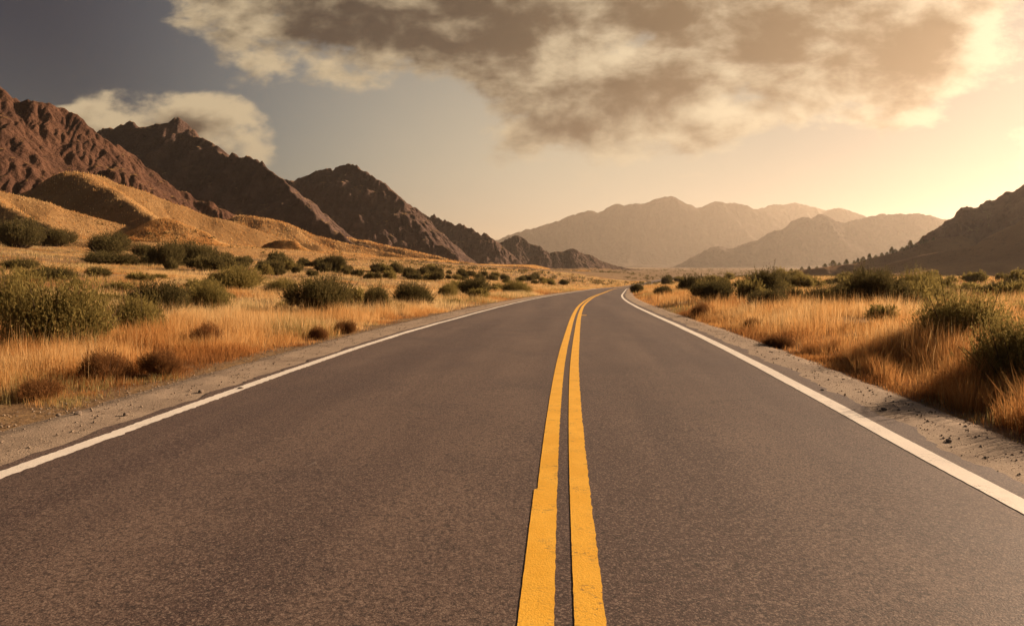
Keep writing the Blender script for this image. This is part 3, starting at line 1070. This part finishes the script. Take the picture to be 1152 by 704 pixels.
def big_shrub(px, base, wpx, hpx, kind, label, sink=0.0):
    global count
    x, y, z = hit(px, base)
    dist = y / ray(px, base)[1]
    rad = wpx / 2 * dist / F
    hgt = hpx * dist / F
    # base pixel is the front rim: move the middle back by part of the radius
    k = 1 + 0.55 * rad / max(math.hypot(x, y), 1)
    x, y = x * k, y * k
    z = float(ground(x, y))
    fol, stem = NEAR[kind][count % len(NEAR[kind])]
    count += 1
    top = fol['top']
    o = empty(NAMES[kind], (x, y, z - sink - 0.03), random.uniform(0, 6.28), (rad, rad, hgt * 1.0 / top))
    tag(o, label, 'shrub' if kind != 'brown' else 'bush', 'shrubs growing in the dry grass' if kind != 'brown' else 'low dry bushes at the edge of the gravel')
    link('foliage', fol, None, o)
    link('stem', stem, None, o)
    SHRUBS.append((x, y, rad))
    return o


big = [
    # left side of the road
    (62, 402, 118, 72, 'olive', 'largest olive shrub of the left field, cut by the left photo edge'),
    (14, 388, 70, 66, 'olive', 'half hidden olive shrub at the left photo edge, just behind the largest one'),
    (156, 384, 74, 40, 'olive', 'round olive shrub right of the largest left shrub, behind the pale grass'),
    (180, 358, 72, 34, 'dark', 'wide dark olive shrub directly behind the round olive shrub'),
    (240, 354, 52, 29, 'olive', 'olive shrub just right of the wide dark olive shrub, above a reddish tuft'),
    (357, 355, 78, 36, 'dark', 'big dark shrub in pale grass midway along the left field'),
    (468, 348, 56, 25, 'dark', 'dark domed shrub near the left gravel verge, right of the brown narrow shrub'),
    (423, 353, 32, 26, 'dark', 'narrow brownish shrub between the big dark shrub and the dark domed shrub'),
    (505, 335, 28, 13, 'olive', 'small olive shrub between two dark domed shrubs on the left side'),
    (533, 334, 38, 18, 'dark', 'dark domed shrub nearest the left bend of the white edge line'),
    (578, 331, 40, 12, 'olive', 'low pair of olive shrubs close to where the road bends away'),
    (268, 327, 78, 21, 'olive', 'low wide spreading olive shrub above the grass in mid left field'),
    (314, 331, 44, 14, 'olive', 'flat olive shrub at the right end of the low wide spreading one'),
    (63, 318, 48, 15, 'dark', 'flat dark shrub far back above the largest left shrub'),
    (113, 312, 34, 9, 'dark', 'small flat dark shrub right of the flat dark shrub far back left'),
    (22, 304, 40, 10, 'dark', 'flat dark shrub below the huge dark thicket bush at the left edge'),
    (20, 279, 58, 27, 'dark', 'huge dark round bush at the left photo edge under the golden foothill'),
    (66, 278, 40, 17, 'dark', 'dark round bush beside the huge one at the left edge'),
    (119, 287, 54, 21, 'dark', 'dark domed bush under the golden foothill, third from the left edge'),
    (187, 300, 40, 23, 'dark', 'tall dark bush at the left end of the scrub belt'),
    (228, 300, 54, 22, 'dark', 'broad dark bush beside the tall one in the scrub belt'),
    (378, 306, 26, 15, 'dark', 'dark bush standing out of the scrub belt below the apron'),
    (130, 299, 66, 13, 'dark', 'long low dark bush between the domed bush and the scrub belt'),
    # right side of the road
    (800, 339, 50, 20, 'dark', 'dark domed shrub in orange grass, nearest the far right gravel verge'),
    (857, 336, 56, 26, 'dark', 'dark rounded shrub behind the flatter one in the right field'),
    (862, 350, 52, 20, 'dark', 'flat olive brown shrub in front of the dark rounded one'),
    (925, 347, 58, 22, 'dark', 'long low dark shrub midway between the two biggest right shrubs'),
    (985, 352, 68, 40, 'dark', 'big dark shrub with heavy shadow in the middle of the right field'),
    (1030, 339, 56, 27, 'olive', 'olive shrub leaning against the big dark shrub of the right field'),
    (1086, 398, 118, 54, 'olive', 'wide olive shrub behind the orange grass tuft on the right'),
    (1158, 446, 116, 72, 'olive', 'tallest olive shrub, cut by the right photo edge, close to the gravel'),
    (898, 326, 40, 13, 'olive', 'small olive shrub on the skyline of the right field'),
    (745, 333, 26, 9, 'dark', 'little dark shrub in orange grass near the far end of the right verge'),
    (716, 330, 16, 9, 'dark', 'tiny dark shrub where the right white line vanishes'),
    (1130, 338, 60, 18, 'dark', 'flat dark shrub at the far right edge below the bare hillside'),
    (1085, 333, 40, 10, 'olive', 'low olive shrub left of the flat dark shrub at the right edge'),
    # low dry bushes
    (120, 433, 62, 32, 'brown', 'dark brown dry bush at the left gravel, larger of two side by side'),
    (181, 425, 56, 28, 'brown', 'dark brown dry bush at the left gravel, right one of two side by side'),
    (36, 452, 70, 22, 'brown', 'flat brown dry bush lowest on the left, under tall grass'),
    (388, 376, 26, 14, 'brown', 'small brown dry bush on the gravel edge below the narrow shrub'),
    (356, 383, 26, 14, 'brown', 'small brown dry bush left of another one at the gravel edge'),
    (234, 392, 50, 24, 'brown', 'reddish dry tuft between round olive shrub and pale grass'),
    (880, 393, 44, 14, 'brown', 'low brown dry bush in shade on the right gravel edge'),
    (790, 358, 40, 14, 'brown', 'brown dry bush at the foot of orange grass far along the right gravel'),
    (843, 372, 26, 12, 'brown', 'small brown dry bush in front of the flat olive brown shrub'),
]
for b in big:
    big_shrub(*b)


def small_shrub(px, base, wpx, hpx, kind, label, group):
    x, y, z = hit(px, base)
    dist = y / ray(px, base)[1]
    rad = wpx / 2 * dist / F
    sl = x - float(cline(y))
    if -7.2 - rad < sl < 5.4 + rad:      # keep the road and its verges clear
        x += (5.6 + rad - sl) if px > 690 else (-7.6 - rad - sl)
        z = float(ground(x, y))
    me_ = random.choice(SMALL[kind])
    top = me_['top']
    o = link('shrub', me_, None)
    o.location = (x, y, z - 0.05 * rad)
    o.rotation_euler = (0, 0, random.uniform(0, 6.28))
    o.scale = (rad, rad * random.uniform(0.8, 1.1), hpx * dist / F / top)
    tag(o, label, 'shrub', group)
    SHRUBS.append((x, y, rad))


rs = random.Random(5)
for i in range(126):      # the dark scrub belt along the foot of the left hills
    t = rs.random()
    px = 160 + t * 480
    base = 296 + t * 23 + rs.uniform(-8, 9) * (1 - 0.7 * t)
    wd = (23 - 12 * t) * rs.uniform(0.55, 1.4)
    small_shrub(px, base, wd, wd * rs.uniform(0.34, 0.6), 'dark' if rs.random() < 0.8 else 'olive',
                'small dark bush, one of many crowded in the scrub belt below the left hills', 'scrub belt below the left hills')
for i in range(40):       # skyline scrub of the right field
    t = rs.random()
    px = 722 + t * 440
    base = 319 - 4 * min(1, t * 2.5) + rs.uniform(-2, 7)
    wd = rs.uniform(9, 26) * (0.7 + 0.6 * t)
    small_shrub(px, base, wd, wd * rs.uniform(0.35, 0.55), 'dark' if rs.random() < 0.6 else 'olive',
                'small bush, one of many scattered towards the skyline of the right field', 'skyline scrub of the right field')
for i in range(34):       # flat tussocks in the left field
    px = rs.uniform(-20, 560)
    lim = 310 + px * 0.025
    base = lim + rs.random() ** 1.5 * 34
    wd = rs.uniform(14, 44) * (0.6 + (base - 300) / 60)
    small_shrub(px, base, wd, wd * rs.uniform(0.22, 0.38), 'olive',
                'low olive tussock, one of many half sunk in the left field grass', 'low tussocks in the left field grass')
for i in range(22):
    px = rs.uniform(830, 1180)
    base = 318 + rs.random() ** 1.3 * 36
    wd = rs.uniform(16, 40) * (0.6 + (base - 306) / 50)
    small_shrub(px, base, wd, wd * rs.uniform(0.25, 0.4), 'olive',
                'low olive tussock, one of many half sunk in the right field grass', 'low tussocks in the right field grass')

for i in range(38):
    px = rs.uniform(770, 1170)
    base = 324 + rs.random() * 42 * min(1, (px - 740) / 260)
    wd = rs.uniform(18, 40) * (0.5 + (base - 306) / 60)
    small_shrub(px, base, wd, wd * rs.uniform(0.42, 0.62), 'olive' if rs.random() < 0.75 else 'dark',
                'rounded shrub, one of many dotted through the orange grass of the right field', 'rounded shrubs dotted through the right field')

# ------------------------------------------------------------------ trees on the low right ridge
def tree_mesh(seed, slim):
    rg = np.random.default_rng(seed)
    n = 900
    h = rg.uniform(0.12, 1.0, n) ** 0.9
    prof_ = np.interp(h, [0.1, 0.3, 0.6, 1.0], [0.5, 1.0, 0.7, 0.08]) * slim
    a = rg.uniform(0, 2 * np.pi, n)
    lob = 1 + 0.35 * np.sin(a * 3 + h * 9 + seed)
    rr = prof_ * lob * rg.uniform(0.35, 1.0, n) ** 0.6
    P = np.stack([np.cos(a) * rr, np.sin(a) * rr, h], 1)
    dr = np.stack([np.cos(a), np.sin(a), rg.uniform(-0.2, 0.6, n)], 1) + rg.normal(0, 0.4, (n, 3))
    v, q = leaf_quads(P, dr, 0.13, 0.03, rg)
    me_ = mesh_np('crown', v, q)
    add_attr(me_, 'tint', np.repeat(rg.random(n), 4))
    me_.materials.append(M_DARKF)
    paths = [[(0, 0, -0.08), (0.01, 0, 0.4), (0, 0.01, 0.85)]]
    for k in range(7):
        b = 2 * math.pi * k / 7 + seed
        z = 0.2 + 0.07 * k
        paths.append([(0, 0, z), (0.12 * math.cos(b) * slim * 2, 0.12 * math.sin(b) * slim * 2, z + 0.1), (0.25 * math.cos(b) * slim * 2, 0.25 * math.sin(b) * slim * 2, z + 0.22)])
    tv_, tq_ = tubes(paths, 0.025, 0.006, 6)
    tm = mesh_np('trunk', tv_, tq_, smooth=True)
    tm.materials.append(M_WOOD)
    return me_, tm


TREES = [tree_mesh(500, 0.24), tree_mesh(501, 0.36), tree_mesh(502, 0.5)]
dg = bpy.context.evaluated_depsgraph_get()
spots = [(937, 9, 2), (952, 8, 1), (961, 5, 2), (965, 7, 0), (971, 7, 2), (978, 9, 0), (985, 5, 2), (992, 6, 1), (998, 5, 2), (1003, 10, 0), (1007, 6, 2), (1015, 6, 2), (1020, 6, 1), (1024, 11, 0), (1030, 5, 2), (1037, 9, 0), (1042, 5, 2), (1050, 5, 1),
         (890, 4, 2), (902, 5, 2), (910, 5, 1), (919, 4, 2), (928, 6, 2), (944, 5, 2)]
kx, ky = [q[0] for q in k0], [q[1] for q in k0]
for i, (px, hp, kd) in enumerate(spots):
    yb = np.interp(px, kx, ky)
    dep = 760 + 40 * (px - 860) / 220
    p = at_depth(px, yb + 1.2, dep - 6)
    hgt = hp * dep / F * 0.8
    o = empty('tree', tuple(p), random.uniform(0, 6.28), hgt)
    tall = {1003: 'tall narrow tree near the middle of the ridge, darkest of the row', 1024: 'tallest narrow tree of the row on the low right ridge', 1037: 'slender tree at the upper end of the row on the right ridge',
            978: 'narrow tree standing up in the lower half of the ridge row', 937: 'stout round tree at the lower end of the ridge row'}
    tag(o, tall.get(px, 'small dark bushy tree, one of many lined along the low right ridge'), 'tree', 'trees along the low right ridge')
    link('crown', TREES[kd][0], None, o)
    link('trunk', TREES[kd][1], None, o)

# ------------------------------------------------------------------ grass
SH = np.array(SHRUBS)


def near_shrub(x, y, k):
    bad = np.zeros(len(x), bool)
    for sx_, sy_, sr in SH:
        if sr > 0.25:
            bad |= (x - sx_) ** 2 + (y - sy_) ** 2 < (sr * k) ** 2
    return bad


GV, GQ, GT, GA = [], [], [], []
goff = 0


def add_blades(x, y, z, L, lean, az, w, tint, full, rg):
    global goff
    n = len(x)
    B = np.stack([x, y, z], 1)
    hd = np.stack([np.cos(az), np.sin(az), np.zeros(n)], 1)
    up = np.array([0, 0, 1.0])
    d1 = hd * np.sin(lean * 0.45)[:, None] + up * np.cos(lean * 0.45)[:, None]
    d2 = hd * np.sin(lean)[:, None] + up * np.cos(lean)[:, None]
    fa = rg.uniform(0, 2 * np.pi, n)
    sd_ = np.stack([np.cos(fa), np.sin(fa), np.zeros(n)], 1) * w[:, None]
    if full:
        m_ = B + d1 * (L * 0.55)[:, None]
        tp = m_ + d2 * (L * 0.45)[:, None]
        v = np.stack([B - sd_, B + sd_, m_ + sd_ * 0.75, m_ - sd_ * 0.75, tp], 1).reshape(-1, 3)
        i = np.arange(n)[:, None] * 5 + goff
        GQ.append(i + np.array([[0, 1, 2, 3]]))
        GT.append(i + np.array([[3, 2, 4]]))
        GA.append(np.repeat(tint, 5))
        goff += n * 5
    else:
        tp = B + d1 * L[:, None]
        v = np.stack([B - sd_, B + sd_, tp], 1).reshape(-1, 3)
        i = np.arange(n)[:, None] * 3 + goff
        GT.append(i + np.array([[0, 1, 2]]))
        GA.append(np.repeat(tint, 3))
        goff += n * 3
    GV.append(v.astype(np.float32))


def grass_zone(y0, y1, smax, ntuft, per, w, full, seed, hs=1.0, spread=0.12):
    rg = np.random.default_rng(seed)
    n = ntuft
    y = np.sqrt(rg.uniform(max(y0, 0.1) ** 2, y1 ** 2, n)) if y0 > 20 else rg.uniform(y0, y1, n)
    side = rg.choice([-1, 1], n)
    off = rg.uniform(0, 1, n) ** 1.25 * np.minimum(smax, 6 + y * 1.25)
    s = np.where(side < 0, -6.35 - off, 4.25 + off)
    x = s + cline(y)
    # ragged inner edge
    edge = fbm(x * 0 + y * 0.55, side * 3.0, 3, 61) * 0.45
    keep = off > 0.25 + edge + rg.normal(0, 0.12, n)
    pat = fbm(x / 7.0, y / 7.0, 3, 70)               # tall and short patches
    pat2 = fbm(x / 2.4, y / 2.4, 2, 75)
    bare = fbm(x / 4.0, y / 4.0, 3, 80)
    keep &= bare > -0.62 + 0.3 * rg.random(n)
    keep &= ~near_shrub(x, y, 0.62)
    x, y, off, side, pat, pat2 = x[keep], y[keep], off[keep], side[keep], pat[keep], pat2[keep]
    n = len(x)
    rim = sstep(off, 0.1, 1.6)
    clump = np.clip(fbm(x / 0.9, y / 0.9, 2, 140) * 1.6, -1, 1)
    hgt = hs * (0.30 + 0.30 * np.clip(pat * 1.2 + 0.35, 0, 1) + 0.12 * pat2 + 0.13 * clump * (y < 50)) * (0.35 + 0.65 * rim) * np.where(side < 0, 1.0, 1.12)
    hgt = np.maximum(hgt, 0.1)
    hue = np.where(side > 0, -0.10, 0.07) + fbm(x / 11.0, y / 11.0, 3, 90) * 0.30 + fbm(x / 1.5, y / 1.5, 2, 95) * 0.26 * (y < 60) + fbm(x / 45.0, y / 20.0, 3, 92) * 0.25 * (y > 25)
    tin = 0.50 + hue + 0.24 * np.clip(pat, -1, 1) - 0.26 * (1 - rim) + rg.normal(0, 0.07, n)
    olive = fbm(x / 14.0, y / 14.0, 2, 99) > np.where(y > 35, 0.16, 0.34)
    tin = np.where(olive & (rg.random(n) < 0.55), 1.0, np.clip(tin, 0.02, 0.92))
    tx_ = np.repeat(x, per)
    ty_ = np.repeat(y, per)
    N = n * per
    bx = tx_ + rg.normal(0, spread, N)
    by = ty_ + rg.normal(0, spread, N)
    bz = ground(bx, by) - 0.02
    L = np.repeat(hgt, per) * rg.uniform(0.45, 1.25, N)
    az = np.arctan2(by - ty_, bx - tx_) + rg.normal(0, 0.7, N)
    lean = np.abs(rg.normal(0.32, 0.25, N))
    tint = np.clip(np.repeat(tin, per) + rg.normal(0, 0.06, N), 0, 1)
    ww = w * rg.uniform(0.6, 1.3, N) * (0.6 + 0.4 * np.sqrt(by.clip(1) / max(y0, 3.0)))
    add_blades(bx, by, bz, L, lean, az, ww, tint, full, rg)


grass_zone(1.0, 14.0, 14, 15000, 26, 0.0022, True, 601, 1.0, 0.09)
grass_zone(12.0, 34.0, 34, 22000, 20, 0.0040, True, 602, 1.0, 0.13)
grass_zone(32.0, 90.0, 95, 30000, 11, 0.010, False, 603, 1.05, 0.22)
grass_zone(85.0, 220.0, 230, 36000, 8, 0.026, False, 604, 1.15, 0.5)
grass_zone(210.0, 480.0, 420, 30000, 6, 0.075, False, 605, 1.5, 1.2)
# rusty bunches leaning over the right verge
rg = np.random.default_rng(615)
n = 900
y = rg.uniform(5.5, 15, n)
x = 4.75 + rg.random(n) ** 1.4 * 2.6 + cline(y)
kp = (fbm(x / 1.6, y / 1.6, 2, 150) > -0.12) & ~near_shrub(x, y, 0.75)
x, y = x[kp], y[kp]
per = 46
hh = 0.34 + 0.34 * np.clip(fbm(x / 1.6, y / 1.6, 2, 150) * 1.6 + 0.2, 0, 1)
N = len(x) * per
bx, by = np.repeat(x, per) + rg.normal(0, 0.07, N), np.repeat(y, per) + rg.normal(0, 0.07, N)
add_blades(bx, by, ground(bx, by) - 0.02, np.repeat(hh, per) * rg.uniform(0.5, 1.25, N), np.abs(rg.normal(0.38, 0.26, N)), np.arctan2(by - np.repeat(y, per), bx - np.repeat(x, per)) + rg.normal(0, 0.6, N),
           0.0024 * rg.uniform(0.6, 1.3, N), np.clip(np.repeat(rg.normal(0.27, 0.08, len(x)), per) + rg.normal(0, 0.08, N), 0, 0.9), True, rg)
# tall seed stalks standing above the rest
rg = np.random.default_rng(620)
n = 9000
y = rg.uniform(2, 32, n)
side = rg.choice([-1, 1], n)
off = 0.9 + rg.random(n) ** 1.5 * 9
x = np.where(side < 0, -6.35 - off, 4.72 + off) + cline(y)
kp = (fbm(x / 3, y / 3, 2, 130) > 0.0) & ~near_shrub(x, y, 0.7)
x, y = x[kp], y[kp]
n = len(x)
add_blades(x, y, ground(x, y), rg.uniform(0.55, 0.95, n), np.abs(rg.normal(0.15, 0.12, n)), rg.uniform(0, 6.28, n), np.full(n, 0.0028), np.clip(rg.normal(0.5, 0.15, n), 0, 0.9), True, rg)

# tussocks on the golden foothills
rg = np.random.default_rng(630)
for HVt, cs in HILLV:
    k = rg.integers(0, len(HVt), 26000)
    p = HVt[k]
    n = len(p)
    jx, jy = rg.uniform(-0.3, 0.3, n) * cs, rg.uniform(-0.3, 0.3, n) * cs
    far_ = np.hypot(p[:, 0], p[:, 1]) / 400
    tn = np.clip(0.50 + 0.25 * fbm(p[:, 0] / 25, p[:, 1] / 25, 3, 170) + rg.normal(0, 0.12, n), 0, 0.9)
    add_blades(p[:, 0] + jx, p[:, 1] + jy, p[:, 2] - 0.35, rg.uniform(0.7, 1.3, n) * far_, np.abs(rg.normal(0.4, 0.3, n)), rg.uniform(0, 6.28, n), rg.uniform(0.12, 0.3, n) * far_, tn, False, rg)
me = mesh_np('dry_grass', np.concatenate(GV), np.concatenate(GQ), np.concatenate(GT))
add_attr(me, 'tint', np.concatenate(GA))
tag(link('grass', me, M_GRASS), 'golden dry grass covering both fields beside the road', 'grass', kind='stuff')

# ------------------------------------------------------------------ far scrub on the valley floor
rg = np.random.default_rng(640)
n = 7000
Yf = 330 * (3400 / 330) ** rg.random(n)
Xf = Yf * rg.uniform(-0.62, 0.62, n) + 20
kp = fbm(Xf / 160, Yf / 160, 3, 160) > -0.05
Xf, Yf = Xf[kp], Yf[kp]
Zf = ground(Xf, Yf)
for HVt, cs in HILLV:
    k = rg.integers(0, len(HVt), 260)
    p = HVt[k]
    p = p[fbm(p[:, 0] / 40, p[:, 1] / 40, 3, 175) > -0.05]
    Xf, Yf, Zf = np.r_[Xf, p[:, 0]], np.r_[Yf, p[:, 1]], np.r_[Zf, p[:, 2] - 0.15]
n = len(Xf)
sz = rg.uniform(0.4, 1.3, n) * (1 + Yf / 1500)
per = 16
Pc = rg.normal(size=(n, per, 3)) * np.array([0.55, 0.55, 0.22]) + np.array([0, 0, 0.38])
Pc = Pc * sz[:, None, None] + np.stack([Xf, Yf, Zf], 1)[:, None, :]
dirs = rg.normal(size=(n * per, 3)) + np.array([0, 0, 0.5])
v, q = leaf_quads(Pc.reshape(-1, 3), dirs, np.repeat(sz, per) * 0.6, np.repeat(sz, per) * 0.2, rg)
me = mesh_np('far_scrub', v, q)
add_attr(me, 'tint', np.repeat(rg.random(n * per), 4))
tag(link('scrub', me, M_DARKF), 'dark specks of far scrub on the valley floor and the foothills', 'scrub', kind='stuff')

# ------------------------------------------------------------------ gravel and stones
def stone_mesh(seed):
    rg = np.random.default_rng(seed)
    import bmesh
    bm = bmesh.new()
    bmesh.ops.create_icosphere(bm, subdivisions=2, radius=1)
    for v in bm.verts:
        k = 1 + 0.28 * float(fbm(np.array(v.co.x * 1.3 + seed), np.array(v.co.y * 1.3 + v.co.z), 3, seed))
        v.co = v.co * k
        v.co.z *= 0.62
    me_ = bpy.data.meshes.new('stone')
    bm.to_mesh(me_)
    bm.free()
    me_.materials.append(M_STONE)
    return me_


SM = [stone_mesh(s_) for s_ in (1, 2, 3)]
stones = [(271, 446, 7, 'brown fist sized stone in the middle of the left gravel verge'), (142, 476, 7, 'lone dark stone on the left gravel below the two dry bushes'),
          (66, 477, 6, 'left one of two little stones on the gravel near the left edge'), (88, 475, 8, 'right one of two little stones on the gravel near the left edge'),
          (226, 449, 7, 'rough stone resting at the upper rim of the left gravel verge'), (994, 470, 7, 'small stone in the shaded right gravel verge'), (1067, 508, 7, 'small stone nearest the camera on the right gravel verge'), (925, 447, 5, 'tiny stone touching the clean white edge line')]
for i, (px, py, wp, lb) in enumerate(stones):
    x, y, z = hit(px, py)
    s_ = x - cline(y)
    o = link('stone', SM[i % 3], None)
    sc = wp / 2 * (y / ray(px, py)[1]) / F
    o.scale = (sc, sc * 0.85, sc)
    o.location = (x, y, float(prof(y)) + 0.02 + sc * 0.25)
    o.rotation_euler = (0, 0, i * 1.3)
    tag(o, lb, 'stone', 'loose stones on the gravel verges')

rg = np.random.default_rng(700)
n = 34000
y = 2.5 + rg.random(n) ** 1.6 * 38
left = rg.random(n) < 0.6
s_ = np.where(left, -4.98 - rg.random(n) ** 0.8 * 1.9, 3.42 + rg.random(n) ** 0.8 * 1.7)
x = s_ + cline(y)
r_ = 0.004 + 0.016 * rg.random(n) ** 10
oc = np.array([(1, 0, 0), (0, 1, 0), (-1, 0, 0), (0, -1, 0), (0, 0, 0.8), (0, 0, -0.6)])
tri = np.array([(0, 1, 4), (1, 2, 4), (2, 3, 4), (3, 0, 4), (1, 0, 5), (2, 1, 5), (3, 2, 5), (0, 3, 5)])
a = rg.uniform(0, 6.28, n)
ca, sa = np.cos(a)[:, None], np.sin(a)[:, None]
oo = oc[None] * rg.uniform(0.65, 1.3, (n, 6, 1))
vx = oo[..., 0] * ca - oo[..., 1] * sa
vy = oo[..., 0] * sa + oo[..., 1] * ca
pv = np.stack([vx, vy, oo[..., 2]], -1) * r_[:, None, None]
zz = prof(y) + 0.016 - 0.085 * np.where(left, sstep(-s_, 5.7, 6.35), sstep(s_, 4.1, 4.65))
pv += np.stack([x, y, zz + r_ * 0.3], -1)[:, None, :]
me = mesh_np('gravel', pv.reshape(-1, 3), None, (tri[None] + np.arange(n)[:, None, None] * 6).reshape(-1, 3))
tag(link('gravel', me, mat_plain('pebble', (0.34, 0.265, 0.195))), 'loose pebbles strewn along both verges', 'gravel', kind='stuff')

# ------------------------------------------------------------------ haze
m, t, out = material('haze')
pv_ = t.n.new('ShaderNodeVolumePrincipled')
pv_.inputs['Color'].default_value = (0.88, 0.79, 0.68, 1)
pv_.inputs['Density'].default_value = HAZE_DENSITY
pv_.inputs['Anisotropy'].default_value = 0.6
t.l.new(pv_.outputs[0], out.inputs['Volume'])
x0, x1, y0, y1, z0, z1 = -31000, 31000, -1200, 33000, -60, 1190
hv = [(a_, b_, c_) for a_ in (x0, x1) for b_ in (y0, y1) for c_ in (z0, z1)]
hq = [[0, 1, 3, 2], [4, 6, 7, 5], [0, 4, 5, 1], [2, 3, 7, 6], [0, 2, 6, 4], [1, 5, 7, 3]]
tag(link('haze', mesh_np('haze', hv, hq), m), 'warm dusty air filling the valley', 'haze', kind='stuff')
